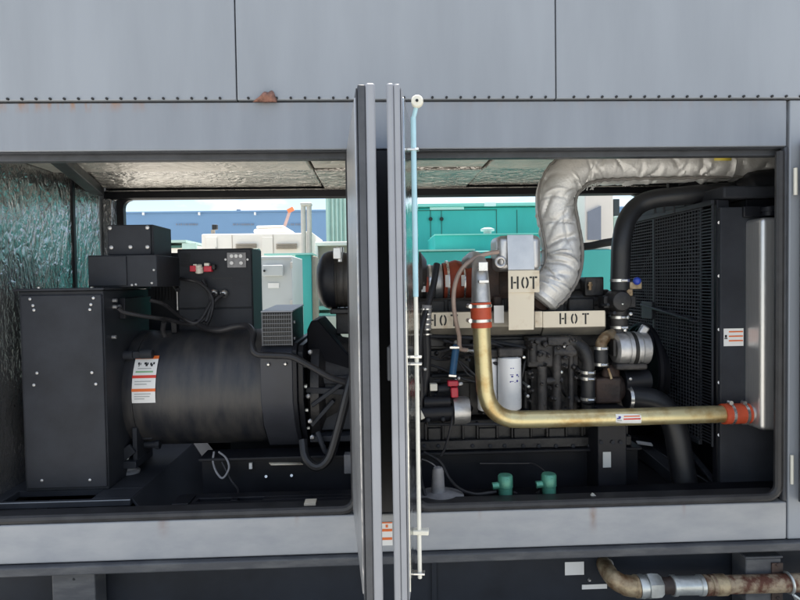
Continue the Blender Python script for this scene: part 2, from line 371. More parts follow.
obj('end_post', MB().box(xc+.012, XP-.003, -.002, .03, Z_SILL+.002, Z_LINT-.002), M['paint_dark'], ENC, .006)
obj('end_panel', MB().box(XP+.003, XR, -.002, .05, Z_SBOT, Z_SEAM-.003), M['paint'], ENC, .004)
# inside skins
obj('foil_end_wall', MB().box(XL, XL+.03, .12, .955, .5, 2.35).box(XL, XL+.026, .962, 1.30, .5, 2.35), M['foilwall'], ENC, .004)
obj('end_wall', MB().box(XL-.06, XL-.003, .052, YB+.08, .41, 3.0), M['paint'], ENC)
obj('wall_strip', MB().box(XL+.005, XL+.04, .945, .973, .6, 2.3), M['black'], ENC, .002)
ZC = 2.20
YC = [.11, .43, .78, 1.09, 1.40]
zr = P(240, 198.5, YB).z
cx = [XL+.03, P(312, 170, .7).x, P(486, 165, .7).x, 1.95]
for i in range(3):
    for j in range(2):
        ya, yb_ = ((.11, .76), (.775, YB-.06))[j]
        mm = M['foilceil'] if j == 1 else M['foilceil_smooth']
        obj('ceiling_foil_panel', MB().box(cx[i]+.006, cx[i+1]-.006, ya, yb_, ZC+.012*((i+j) % 2), ZC+.04), mm, ENC, .006)
obj('header_foil', MB().box(XL+.03, 1.94, YB-.075, YB-.035, zr+.045, ZC-.001), M['foilceil'], ENC, .006)
obj('ceiling_deck', MB().box(XL, XR, .12, YB, ZC+.05, ZC+.07), M['black'], ENC)
obj('ceiling_beam', MB().beam((XL+.35, .12, ZC-.02), (XL+.02, 1.30, ZC-.02), .07, .05), M['black'], ENC, .004)
# back wall: posts, header, low wall
obj('rear_header', MB().box(XL, XR, YB, YB+.05, zr, ZC+.05).box(XL, XR, YB-.03, YB-.002, zr+.004, zr+.05), M['black'], ENC, .004)
xl2, xr2 = P(124, 240, YB).x, P(641, 240, YB).x
obj('rear_post', MB().box(xl2-.045, xl2, YB+.001, YB+.048, .5, zr-.002), M['black'], ENC, .004)
obj('rear_post', MB().box(XL, xl2-.05, YB-.06, YB+.03, .5, zr-.004), M['foilwall'], ENC, .004)
obj('rear_post', MB().box(-.14, .16, YB+.001, YB+.048, .5, zr-.002), M['black'], ENC, .004)
obj('rear_wall', MB().box(xr2, XR, YB+.001, YB+.048, .5, zr-.002), M['black'], ENC, .004)
def corner(x, s):     # rounded upper corners of the rear openings
    r = .05; return MB().prism([(x, zr-.003), (x+s*r, zr-.003)] + [(x+s*(r-r*math.sin(a)), zr-.003-r+r*math.cos(a)) for a in (.3,.6,.9,1.2)] + [(x, zr-.003-r)], 'y', YB+.004, YB+.044)
obj('corner_gusset', corner(xl2, 1), M['black'], ENC); obj('corner_gusset', corner(xr2, -1), M['black'], ENC)
obj('rear_low_wall', MB().box(XL, XR, YB+.001, YB+.048, .41, 1.02), M['deep'], ENC)
obj('partition_wall', MB().box(1.99, 2.03, .06, YB-.01, .45, ZC), M['deep'], ENC)
# floor of the enclosure
obj('floor_plate', MB().box(XL+.032, 1.98, .125, YB-.01, .44, .47), M['deep'], ENC)
obj('floor_ledge', MB().box(-.91, xa, .125, .17, .60, .637).box(-.91, xa, .21, .27, .60, .637)
    .box(-.91, P(198,500,.19).x, .17, .21, .60, .637).box(P(231,500,.19).x, P(238,500,.19).x, .17, .21, .60, .637).box(P(263,500,.19).x, xa, .17, .21, .60, .637)
    
    .box(-.91, P(163+30,500,.19).x, .126, .236, .6375, .645), M['black'], ENC, .003)
obj('sill_shelf', MB().box(xb, 1.98, .125, .24, .60, .632), M['deep'], ENC, .003)

# doors
def door(hx, nx, y1, th, name_rod, right, z0=.63, z1=2.17):
    h = V((hx, -.012, 0)); e = V((nx, y1, 0)); W = (e-h).length; d = (e-h)/W
    n = V((d.y, -d.x, 0)) if (V((d.y, -d.x, 0)).x > 0) == right else V((-d.y, d.x, 0))
    def bx(mb, s0, s1, t0, t1, a, b):      # t measured from the inner face towards the inside
        c = []
        for z in (a, b):
            for s_, t_ in ((s0,t0),(s1,t0),(s1,t1),(s0,t1)): q = h + d*s_ + n*t_; c.append((q.x, q.y, z))
        if n.cross(d).z > 0: c = [c[i] for i in (3,2,1,0,7,6,5,4)]
        return mb.hexa(c)
    def at(s_, t_, z): q = h + d*s_ + n*t_; return V((q.x, q.y, z))
    dr = obj('door', bx(MB(), 0, W, -th, -th*.45, z0, z1), M['paint_edge'], ENC, .007, seg=3)
    obj('return_flange', bx(MB(), .012, W-(.001 if right else .006), -th*.45+.0005, 0, z0+.004, z1-.004), M['paint_dark'] if not right else M['paint_edge'], dr, .003)
    obj('foil_liner', bx(MB(), .02, W-.041, .001, .009, z0+.03, z1-.03), M['foilgloss' if right else 'foildoor'], dr, .004)
    ch = bx(MB(), W-.04, W-.012, .001, .005, z0+.012, z1-.012); bx(ch, .02, W-.041, .001, .005, z1-.029, z1-.012); bx(ch, .02, W-.041, .001, .005, z0+.012, z0+.029)
    obj('edge_channel', ch, M['paint_dark'] if not right else M['paint_edge'], dr, .002)
    if right:
        s_ = W-.135; t_ = .030
        obj('latch_rod', MB().cyl(at(s_, t_, z0+.03), at(s_, t_, 1.55), .0068, n=12), M['rod'], dr)
        obj('sky_tinted_rod', MB().cyl(at(s_, t_, 1.5505), at(s_, t_, 2.105), .0085, n=12), M['rodsky'], dr)  # upper length of the same rod, coloured as reflected sky
        obj('latch_rod_end', MB().cyl(at(s_, t_, 2.1), at(s_+.012, t_+.013, 2.142), .007, n=10), M['rodsky'], dr)
        rl = obj('roller', MB().lathe(at(s_+.03, t_+.014, 2.147), -d, [(0, .016), (.004, .0185), (.018, .0185), (.022, .016)], 24), M['nylon'], dr)
        obj('roller_pin', MB().cyl(at(s_+.033, t_+.014, 2.147), at(s_, t_+.014, 2.147), .0045, n=10), M['ink'], rl)
        for v_ in (150, 357, 364, 573):
            q = P(411, v_, (at(s_, t_, 0)).y)
            g_ = MB(); bx(g_, s_-.012, s_+.012, 0.0095, t_+.016, q.z-.003, q.z+.003)
            obj('rod_guide', g_, M['clamp'], dr, .001)
        g_ = MB(); bx(g_, s_-.02, s_+.01, 0.0095, t_+.03, .80, .815); obj('rod_guide', g_, M['nylon'], dr, .003)
        q = P(385, 363, y1+.05); g_ = MB()
        bx(g_, W-.12, W-.02, -th-.012, -th-.001, q.z-.05, q.z+.05); obj('latch_plate', g_, M['paint_dark'], dr, .003)
    else:
        pass
    for z in (.80, 1.40, 2.0):
        obj('hinge', MB().cyl(at(-.004, -th*.5, z-.05), at(-.004, -th*.5, z+.05), .009, n=12), M['paint_dark'], dr)
    return dr
x1, x2 = P(351, 281, 0).x, P(361, 281, -.76).x
door(x1, x2, -.76, .05, 'rod', False)
x3, x4 = P(417, 281, 0).x, P(402.5, 281, -.76).x
door(x3, x4, -.76, .039, 'rod', True)
# the far right leaf swings out past the picture's edge
x5 = P(790.5, 281, 0).x
dr = obj('door', MB().box(x5+.045, x5+.075, -.80, -.015, .62, 2.17), M['paint_edge'], ENC, .006)
obj('return_flange', MB().box(x5+.024, x5+.044, -.79, -.02, .63, 2.16), M['paint_dark'], dr, .003)
obj('foil_liner', MB().box(x5+.012, x5+.023, -.75, -.06, .67, 2.12), M['foildoor'], dr, .003)
obj('hinge', MB().cyl(P(792, 455, -.012), P(792, 484, -.012), .007, n=12), M['nylon'], dr)
obj('hinge', MB().cyl(P(795.5, 168, -.02), P(795.5, 195, -.02), .008, n=12), M['nylon'], dr)
# warning label low on the pillar
lab = obj('warning_label', MB().fb(381.5, 522, 392.5, 545.5, -.0045, -.0025), M['white'], ENC)
obj('label_print', MB().fb(381.8, 529, 392.2, 531.5, -.0060, -.0048).fb(381.8, 537.5, 392.2, 540, -.0060, -.0048).fb(381.8, 522.2, 392.2, 523.4, -.0060, -.0048).fb(385.6, 524.8, 388, 527.6, -.0060, -.0048), M['orange'], lab)

# ------------------------------------------------------------------ tank under the enclosure
TK = thing('base_tank', 'dark slate base tank under the grey enclosure', 'fuel tank', (0, .5, 0))
obj('tank_shell', MB().box(XL-.04, 2.5, .14, 1.4, .02, .414), M['slate'], TK, .008)
obj('tank_rim', MB().box(XL-.04, 2.5, .117, .138, .385, .414), M['frame_grey'], TK, .002)
obj('tank_rib', MB().box(*[P(u, 590, .12).x for u in (432, 437)], .125, .139, .03, .369), M['slate'], TK, .002)
for (u0, u1, v0) in ((52, 95, 569), (746, 781, 556)):
    b_ = MB().fb(u0, v0, u1, v0+110, .01, .136); 
    x0_, x1_, _, zt = rect(u0, v0, u1, v0+40, .01)
    m_ = MB().box(x0_, x1_, .01, .116, .0, zt-.012).box(x0_-.006, x1_+.006, .004, .116, zt-.011, zt)
    br = obj('lifting_bracket', m_, M['frame_grey'], TK, .005)
    if u0 < 100: obj('bracket_hole', MB().cyl(P(74, 579, .0095), P(74, 579, .0085), .006, n=14), M['ink'], br)
lb = obj('tank_label', MB().fb(565, 562, 584, 575, .1365, .1385), M['white'], TK)
obj('tank_label', MB().fb(582, 584.5, 607, 589, .1365, .1385), M['white'], TK)
obj('tank_stud', MB().lathe(P(589, 579.5, .138), (0,-1,0), [(0,.008),(.006,.008),(.012,.004)], 14), M['alu'], TK)

# rusted pipe run
RP = thing('drain_pipe', 'rusty threaded pipe with galvanised coupling below the enclosure', 'pipe', P(700, 586, -.02))
yp = -.02
obj('port_ring', MB().ring(P(606, 567, .11), (0.25,-1,-.1), .036, .004), M['steel'], RP)
obj('elbow', MB().tube(spl([P(604, 564, .13), P(607, 570, .06), P(614, 579, .0), P(625, 585, yp), P(637, 586.5, yp)], 6), [.034]*6+[.036]*6+[.040]*6+[.043]*6+[.041], 20)
    .lathe(P(634, 586.3, yp), (1,0,.014), [(0,.044),(.004,.047),(.014,.047),(.016,.044)], 22), M['rusttan'], RP)
def seg(u0, v0, u1, v1, prof, mname, name, n=22):
    a, b = P(u0, v0, yp), P(u1, v1, yp); L_ = (b-a).length
    obj(name, MB().lathe(a, b-a, [(t*L_, r) for t, r in prof], n), M[mname], RP)
seg(638, 586.5, 646, 586.2, [(0,.040),(0,.047),(.5,.049),(1,.045)], 'galvnut', 'coupling_ring')
seg(646, 586.2, 661, 585.8, [(0,.045),(.06,.053),(.3,.055),(.75,.053),(1,.040)], 'galvnut', 'hex_nut', 6)
seg(660, 585.8, 672, 585.6, [(0,.034),(.8,.034),(1,.040)], 'rustcast', 'nipple')
seg(671, 585.6, 703, 585.2, [(0,.036),(.02,.043),(.14,.043),(.16,.039),(.84,.039),(.86,.043),(.98,.043),(1,.036)], 'galvnut', 'braided_joint')
seg(703, 585.2, 714, 585, [(0,.036),(.1,.043),(.4,.043),(.45,.038),(.6,.038),(.65,.043),(1,.042)], 'rust', 'collar')
seg(714, 585, 726, 584.6, [(0,.040),(.1,.044),(.9,.044),(1,.04)], 'rusttan', 'socket')
seg(726, 584.6, 860, 581, [(0,.038),(1,.038)], 'rust', 'long_pipe')
q = P(788, 582.7, yp)
obj('pipe_clamp', MB().ring(q, (1,0,.03), .041, .006, 30, 8).cyl(q+V((.0,-.035,-.035)), q+V((.035,-.05,-.06)), .006, n=8).cyl(q+V((0,-.035,-.035)), q+V((.03,-.01,-.075)), .006, n=8), M['galvnut'], RP)
obj('pipe_bracket', MB().fb(772, 563, 783, 640, .002, .0085).cyl(P(778, 565, .0), P(778, 565, -.004), .008, n=6).cyl(P(778,598,.0), P(778,598,-.004), .008, n=6), M['rustcast'], RP, .002)

# dry leaf caught on the seam
lf = MB(); pts = []
nu, nv = 14, 8
for i in range(nu+1):
    for j in range(nv+1):
        s_, t_ = i/nu, j/nv
        u_ = 253 + 24*s_; hgt = (10.5*math.sin(math.pi/2*min(1, s_/.62)) if s_ < .78 else 10.5 - 7*((s_-.78)/.22)**1.5) + .7*math.sin(17*s_)*min(1, s_*3) + (1.2 if .70 < s_ < .86 else 0)
        p = P(u_, 102.5 - max(hgt, .15)*t_, -.02)
        p.y = -.022 - .03*math.sin(math.pi*t_)*math.sin(math.pi*s_) - .004*math.sin(9*s_+3*t_)
        pts.append(p)
lf.add(pts, [(i*(nv+1)+j, (i+1)*(nv+1)+j, (i+1)*(nv+1)+j+1, i*(nv+1)+j+1) for i in range(nu) for j in range(nv)])
o = solo('dry_leaf', lf, M['leaf'], 'curled reddish brown dry leaf caught on the screw seam', 'leaf', P(265, 102.5, -.02))
sm = o.modifiers.new('thickness', 'SOLIDIFY'); sm.thickness = .002

# ------------------------------------------------------------------ skid
SK = thing('skid_frame', 'black steel skid rails carrying the engine and alternator', 'skid frame', (0, .7, .47))
ZRL = .76
rl = MB()
for ya in (.40, .98):
    rl.box(-.87, 1.30, ya, ya+.16, ZRL-.014, ZRL).box(-.87, 1.30, ya+.05, ya+.065, .485, ZRL-.015).box(-.87, 1.30, ya, ya+.16, .471, .485)
obj('rail', rl, M['black'], SK, .003)
x0_, x1_, _, _ = rect(598, 430, 627, 497, .30)
pst = obj('cross_member', MB().box(x0_, x1_, .30, 1.2, .471, .98), M['black'], SK, .006)
obj('member_label', MB().fb(603, 452, 611, 467.5, .2975, .2995), M['greycab'], pst)
for u_ in (601.5, 613, 621): obj('member_bolt', MB().cyl(P(u_, 442.5, .299), P(u_, 442.5, .289), .010, n=6), M['black'], pst)
for (u_, v_) in ((266, 476.5), (291.5, 475.5)): obj('rail_bolt', MB().cyl(P(u_, v_, .449), P(u_, v_, .437), .007, n=8), M['steel'], SK)
obj('rail_tab', MB().fb(249, 463, 252, 469, .43, .448), M['white'], SK)
obj('sun_patch', MB().add([P(271,464.5,.41), P(303,464,.41), P(295,457.6,.54), P(265,458,.54)], [(0,1,2,3)]), M['cream'], SK)  # thin cream slab painting a patch of sun on the rail
SK.children[-1].modifiers.new('thickness', 'SOLIDIFY').thickness = .004
obj('diagonal_brace', MB().beam(P(636, 443, .75)+V((.03,0,-.03)), P(694, 492, .32), .07, .06), M['black_box'], SK, .004)
obj('brace_sun_spot', MB().beam(P(635, 442.5, .72)+V((.01,0,0)), P(652, 444.5, .70), .05, .008), M['white'], SK, .002)  # white slab added as a painted sun spot on the brace
# raised platform under the switch box
PZ = .672; ex = P(128, 508, .10).x
hx0, hx1 = P(10, 490, .2).x, P(97, 490, .2).x
obj('platform', MB().box(XL+.031, ex, .125, .145, PZ-.03, PZ).box(XL+.031, hx0, .146, .27, PZ-.03, PZ).box(hx1, ex, .146, .27, PZ-.03, PZ)
    .box(XL+.031, ex, .271, 1.2, PZ-.03, PZ), M['black_box'], SK, .003)
obj('platform_side', MB().prism([(ex-.012, PZ-.004), (ex+.001, PZ-.004), (ex+.15, .471), (ex+.137, .471)], 'y', .146, 1.2), M['black_box'], SK, .002)
obj('platform_highlight', MB().box(XL+.031, ex, .1246, .1251, PZ-.005, PZ-.001), M['paint'], SK)  # light grey strip: the edge highlight put into the colour

# ------------------------------------------------------------------ switch box on the left
SB = thing('switch_box', 'tall black steel switch box standing left of the alternator', 'electrical box', (P(62, 480, .5).x, .5, PZ))
x0_, x1_, z0_, z1_ = rect(20.5, 291, 105, 487, .25)
bd = obj('box_body', MB().box(x0_, x1_, .262, .80, PZ+.001, z1_), M['black_box'], SB, .004)
obj('front_cover', MB().box(x0_+.012, x1_-.004, .250, .261, PZ+.015, z1_-.018), M['black_box'], SB, .004)
obj('top_flange', MB().box(x0_-.018, x1_+.012, .240, .81, z1_+.001, z1_+.012), M['black_box'], SB, .003)
cu = [(30, 299), (33, 305.5), (34, 310), (93.5, 298), (91, 304.5), (90, 309.5), (37, 373), (92, 372.5), (42, 480.5), (90, 480), (34, 385), (96, 384)]
for u_, v_ in cu: obj('cover_screw', MB().lathe(P(u_, v_, .2498), (0,-1,0), [(0,.007),(.003,.0065),(.005,.003)], 12), M['alu'], SB)
for u_, v_ in ((39, 287.6), (92, 287.6)): obj('flange_bolt', MB().lathe(P(u_, v_, .27)-V((0,0,.004)), (0,0,1), [(0,.009),(.006,.009),(.009,.004)], 10), M['steel'], SB)
xs_ = x1_
sp_ = obj('side_plate', MB().box(xs_+.001, xs_+.03, .42, .75, 1.44, 1.54), M['black'], SB, .003)
for (yy, zz) in ((.36, 1.50), (.40, 1.50), (.36, 1.53), (.45, 1.48), (.34, 1.36)): obj('gland', MB().cyl((xs_, yy, zz), (xs_+.018, yy, zz), .009, n=12), M['alu'], SB)
# upper boxes
JB = thing('junction_box', 'low black junction box lying on the tall switch box', 'electrical box', (P(122, 288, .6).x, .6, z1_+.012))
x0_, x1_, z0_, z2_ = rect(88, 255, 157, 289, .42)
obj('box_body', MB().box(x0_, x1_, .42, .80, z1_+.0125, z2_), M['black_box'], JB, .004)
xm = P(127, 270, .42).x
obj('box_cover', MB().box(x0_+.006, xm, .412, .419, z1_+.02, z2_-.006), M['black_box'], JB, .002)
for u_, v_ in ((154, 270), (132, 285), (136, 284.5), (152, 283)): obj('cover_screw', MB().lathe(P(u_, v_, .4195), (0,-1,0), [(0,.006),(.004,.006),(.006,.003)], 10), M['alu'], JB)
CB = thing('breaker_cover', 'small square black cover with bolted corners atop the junction box', 'electrical box', (P(130, 254, .6).x, .6, z2_))
x0_, x1_, z0_, z3_ = rect(107.5, 224.5, 152.5, 254, .47)
obj('cover_body', MB().box(x0_, x1_, .482, .74, z2_+.001, z3_), M['black_box'], CB, .004)
obj('cover_plate', MB().box(x0_, x1_-.008, .470, .481, z2_+.002, z3_-.001), M['black_box'], CB, .008, seg=3)
for u_, v_ in ((109.5, 228), (147, 227.5), (111, 247.5), (147, 247), (130, 247)): obj('corner_bolt', MB().lathe(P(u_+.6, v_, .4698), (0,-1,0), [(0,.010),(.005,.010),(.008,.005)], 8), M['alu'], CB)

# ------------------------------------------------------------------ alternator
ALT = thing('alternator', 'big black drum alternator with a white and orange label', 'alternator', (-.9, .72, ZRL))
AY, AZ, AR = .72, 1.06, .298
xl_, xr_ = P(112, 386, .42).x, -.566
obj('stator_drum', MB().lathe((xl_+.092, AY, AZ), (1,0,0), [(0,.28),(0,AR),(xr_-xl_-.094, AR),(xr_-xl_-.094,.25)], 64), M['altbody'], ALT)
obj('end_bracket', MB().lathe((xl_, AY, AZ), (1,0,0), [(-.03,.05),(-.03,.20),(-.012,.262),(.0,.278),(.012,.29),(.03,AR+.003),(.09,AR+.003),(.09,.25)], 64), M['altbody'], ALT)
def onalt(x, deg, r=0): a = math.radians(deg); return V((x, AY-(AR+r)*math.cos(a), AZ+(AR+r)*math.sin(a)))
def patch(x0, x1, d0, d1, r, n=10):
    mb = MB()
    vs = [onalt(x, d0+(d1-d0)*i/n, r) for i in range(n+1) for x in (x0, x1)]
    mb.add(vs, [(2*i, 2*i+1, 2*i+3, 2*i+2) for i in range(n)]); return mb
lx0, lx1 = P(132, 399, .42).x, P(155.5, 399, .42).x
lb = obj('warning_label', patch(lx0, lx1, -5, 37.5, .0045), M['white'], ALT)
for d0, d1, k in ((36, 39.4, 'orange'), (17.5, 20.2, 'redprint'), (5.3, 8.0, 'orange')): obj('label_band', patch(lx0-.001, lx1+.001, d0, d1, .0055, 3), M[k], lb)
pr = MB()
for x_, d_, dx in ((.018,31.5,.008), (.029,31,.004), (.048,31.5,.012), (.062,31.2,.006), (.076,31,.009), (.09,31.5,.008), (.022,29.5,.004), (.055,29.8,.01), (.08,29.6,.01)):
    q = patch(lx0+x_, lx0+x_+dx, d_-1.1, d_+1.1, .0055, 2); pr.add(q.v, q.f)
obj('label_print', pr, M['ink'], lb)
pr = MB()
for d_, a_, b_ in ((26.5,.02,.085), (14.5,.012,.09), (12,.012,.07), (3.2,.012,.09), (.9,.012,.085), (-1.2,.012,.06)):
    q = patch(lx0+a_, lx0+b_, d_-.45, d_+.45, .0055, 2); pr.add(q.v, q.f)
obj('label_print', pr, M['greyprint'], lb)
q = patch(lx0+.012, lx0+.095, 22.6, 24.2, .0055, 2); obj('label_print', q, M['greenprint'], lb)
# strap bracket, foot
q = onalt(xl_+.03, 42)
obj('cable_bracket', MB().beam(q+V((-.01,-.02,0)), q+V((.14,-.02,0)), .03, .035).cyl(q+V((-.015,-.03,0)), q+V((.055,-.03,0)), .022, n=16).cyl(q+V((.09,-.03,.005)), q+V((.15,-.03,.005)), .024, n=16), M['black_box'], ALT, .004)
fx = P(126, 440, .45).x
obj('lifting_lug', MB().beam(onalt(-1.05, 78), onalt(-1.05, 78)+V((0,-.01,.06)), .03, .03, (1,0,0)), M['black'], ALT, .004)
fo = obj('mounting_foot', MB().fb(132.5, 428, 137, 466, .45, .62).fb(116, 462, 136, 469, .42, .60).fb(118, 432, 152, 440, .52, .60).beam(P(116,461,.44), P(133,448,.44), .02, .05), M['black_box'], ALT, .003)
b0 = P(126.5, 462, .47)
obj('mount_rubber', MB().lathe(V((b0.x, .50, PZ+.001)), (0,0,1), [(0,.050),(.012,.052),(.02,.040),(.034,.038),(.04,.04)], 22), M['greyplastic'], fo)
obj('mount_stud', MB().cyl(b0, b0+V((0,0,.07)), .007, n=10).cyl(b0+V((0,0,.012)), b0+V((0,0,.028)), .016, n=6), M['galvnut'], fo)
q = onalt(P(146, 437, .5).x, -62); obj('drain_plug', MB().cyl(q+V((-.03,-.03,0)), q+V((.03,-.03,0)), .018, n=12).cyl(q+V((.03,-.03,0)), q+V((.05,-.03,0)), .024, n=8), M['black_box'], ALT)
# drive-end adapter
pf = [(.36, 1.27), (.36, 1.035), (.425, .905), (.56, .775), (.90, .775), (1.05, .905), (1.09, 1.05), (1.09, 1.22), (1.0, 1.30), (.40, 1.30)]
fx0, fx1 = P(260.5, 385, .36).x, P(293, 385, .36).x
obj('fan_housing', MB().prism(pf, 'x', fx0, fx1), M['housing'], ALT, .004)
pf2 = [(AY+(y-AY)*1.04, 1.05+(z-1.05)*1.05) for y, z in pf]
obj('housing_flange', MB().prism(pf2, 'x', fx1+.001, fx1+.022).prism([(AY+(y-AY)*1.0, 1.05+(z-1.05)*1.0) for y, z in pf], 'x', fx1+.023, fx1+.05), M['black'], ALT, .003)
for u_, v_ in ((268.5, 364.5), (285.5, 364)): obj('housing_bolt', MB().lathe(P(u_, v_, .3595), (0,-1,0), [(0,.010),(.005,.010),(.009,.005)], 8), M['steel'], ALT)
for z in (1.20, 1.10, .98, .88): obj('flange_bolt', MB().cyl((fx1+.05, .40 + max(0,(1.03-z))*.5, z), (fx1+.062, .40+max(0,(1.03-z))*.5, z), .010, n=6), M['galvnut'], ALT)
# grille box
x0_, x1_, z0_, z1_ = rect(262, 312.5, 292.5, 352, .37)
gb = obj('grille_box', MB().prism([(.385, 1.302), (.375, z1_), (.80, z1_+.012), (.80, 1.302)], 'x', x0_, x1_), M['black'], ALT, .004)
obj('grille_lid', MB().prism([(.368, z1_+.001), (.368, z1_+.008), (.81, z1_+.021), (.81, z1_+.014)], 'x', x0_-.004, x1_+.004), M['paint_edge'], gb, .002)
gr = MB()
for i in range(8):
    z = 1.30+(z1_-1.32)*i/7 + .008; gr.box(x0_+.004, x1_-.004, .3655, .3685, z-.0016, z+.0016)
for i in range(13):
    x = x0_+.006+(x1_-x0_-.012)*i/12; gr.box(x-.0006, x+.0006, .3695, .3720, 1.302, z1_-.002)
gr.box(x0_, x0_+.0035, .3655, .372, 1.302, z1_).box(x1_-.0035, x1_, .3655, .372, 1.302, z1_)
obj('vent_grille', gr, M['guard_light'], gb)
obj('grille_shade_sheet', MB().box(x0_+.003, x1_-.003, .3735, .3765, 1.303, z1_-.003), M['ink'], gb)  # added black sheet: shade inside the box put into colour
obj('side_screw', MB().cyl((x1_+.0, .42, 1.41), (x1_+.006, .42, 1.41), .007, n=8).cyl((x1_+.0, .42, 1.33), (x1_+.006, .42, 1.33), .007, n=8), M['alu'], gb)

# ------------------------------------------------------------------ control cabinet on the alternator
CC = thing('control_cabinet', 'black control cabinet behind the alternator with red plug and instrument plate', 'control cabinet', (P(215, 328, .85).x, .85, AZ+AR))
x0_, x1_, z0_, z1_ = rect(177.5, 248.5, 252.5, 330, .75)
obj('cabinet_body', MB().box(x0_, x1_, .762, 1.02, AZ+AR-.06, z1_), M['black_box'], CC, .004)
obj('cabinet_door', MB().box(x0_+.004, x1_-.004, .75, .761, z0_+.12, z1_-.006).box(x0_+.004, x1_-.004, .752, .761, z0_, z0_+.114), M['black_box'], CC, .003)
obj('door_edge', MB().box(x0_-.006, x0_-.001, .752, .76, z0_+.11, z1_-.05), M['alu'], CC)
mb = MB()
for i in range(9): mb.fb(181, 253.6+i*1.55, 190, 254.2+i*1.55, .7465, .7495)
obj('vent_louvre', mb, M['ink'], CC)
ip = obj('instrument_plate', MB().fb(227, 252.5, 246, 267.5, .744, .7495), M['greyplastic'], CC, .002)
for u_, v_ in ((231.5,256),(236,256),(240.5,256),(231.5,263),(241,263)): obj('gauge', MB().cyl(P(u_, v_, .7435), P(u_, v_, .735), .0095, n=18), M['alu'], ip)
for u_, v_ in ((225.5, 259.5), (247.5, 259.5)): obj('plate_screw', MB().cyl(P(u_, v_, .7495), P(u_, v_, .743), .006, n=10), M['alu'], CC)
obj('white_plug', MB().lathe(P(199.5, 271, .735), (0,-.3,1), [(-.012,.014),(-.008,.022),(.02,.022),(.022,.016),(.035,.016)], 16).fb(193,264,196.5,268,.715,.745).fb(204,263,209,266,.715,.745), M['nylon'], CC, .002)
obj('red_plug', MB().fb(189.5, 265.5, 195.5, 271.5, .708, .748), M['redplug'], CC, .004)
obj('red_plug', MB().fb(203.5, 266, 211.5, 271.8, .708, .748), M['redplug'], CC, .004)
obj('plug_end', MB().fb(211.6, 264.5, 215, 269.5, .712, .746), M['ink'], CC, .003)
for u_, v_ in ((214, 293), (224, 293.5)): obj('cable_gland', MB().sph(P(u_, v_, .735), .022, 14), M['clamp'], CC)
obj('seam_strip', MB().fb(212, 277.8, 232, 278.6, .7475, .7495), M['ink'], CC)
LC = thing('relay_cabinet', 'plain dark cabinet set back between the junction box and control cabinet', 'electrical box', (P(164, 330, 1.1).x, 1.05, AZ+.2))
obj('cabinet_body', MB().fb(146, 253, 181.5, 345, 1.03, 1.25), M['black_box'], LC, .004)
mb = MB()
for i in range(7): mb.fb(154.5+i*3.2, 256, 155.2+i*3.2, 300, 1.0265, 1.0295)
obj('door_rib', mb, M['black'], LC)
# ------------------------------------------------------------------ cables on the left
def cable(name, pts, r, m, label, cat='cable', group=None, k=8):
    q = spl(PP(pts), k); return solo(name, MB().tube(q, r, 10), M[m], label, cat, q[0], group)
cable('conduit', [(196,322,.66),(205,328,.60),(220,330,.55),(236,326.5,.53),(248,326.5,.49),(253.5,334,.40),(252,345,.34),(257,354,.32),(274,355.5,.32),(292,357,.32),(310,366,.32),(332,378,.32),(360,386,.34)], .0155, 'rubber', 'thick black conduit snaking over the drum and across the fan housing', 'conduit')
cable('cable', [(118,308,.30),(124,312,.32),(140,315.5,.36),(160,318.5,.42),(170,320,.5),(186,324,.6),(200,322,.64),(212,310,.68),(210,296,.70),(203,280,.72)], .010, 'rubber', 'grey black cable looping from the switch box to the red plug')
cable('cable', [(150,300,.45),(165,305,.5),(182,318,.6),(198,322,.63),(212,300,.69),(214,293,.72)], .009, 'rubber', 'black cable running from the junction box to the first round gland')
cable('cable', [(168,277,1.0),(182,279,.73),(197,282,.70),(208,290,.69),(213,302,.68),(210,318,.66),(205,328,.62)], .009, 'rubber', 'black cable crossing the cabinet front from its left edge')
cable('cable', [(224,294,.72),(218,298,.70),(212,306,.68),(206,322,.64)], .010, 'rubber', 'short black cable below the second round gland')
cable('cable', [(152,256,.80),(158,262,.80),(168,276,.85),(178,290,.74)], .012, 'rubber', 'black cable dropping from the small bolted cover')
cable('cable', [(164,322,.46),(163,330,.50),(165,336,.52)], .012, 'rubber', 'stub of cable standing on the alternator drum')
cable('cable', [(214,452,.44),(213,462,.40),(217,473,.36),(223,478,.35),(229,468,.37),(226,458,.40),(219,452,.44)], .005, 'greyplastic', 'small pale wire loop hanging under the alternator drum')
cable('cable', [(222,462,.40),(231,480,.36),(238,490,.30),(236,500,.22)], .005, 'rubber', 'thin black wire hanging down to the sill ledge')
cable('cable', [(303,440,.34),(306,458,.30),(317,467,.28),(329,458,.28),(338,430,.28),(347,395,.28),(353,372,.30)], .021, 'hose', 'fat black hose looping down beside the silver door lining', 'hose')

# ------------------------------------------------------------------ engine
EN = thing('engine', 'black diesel engine with white filters and cream HOT plates', 'engine', (.75, .72, ZRL))
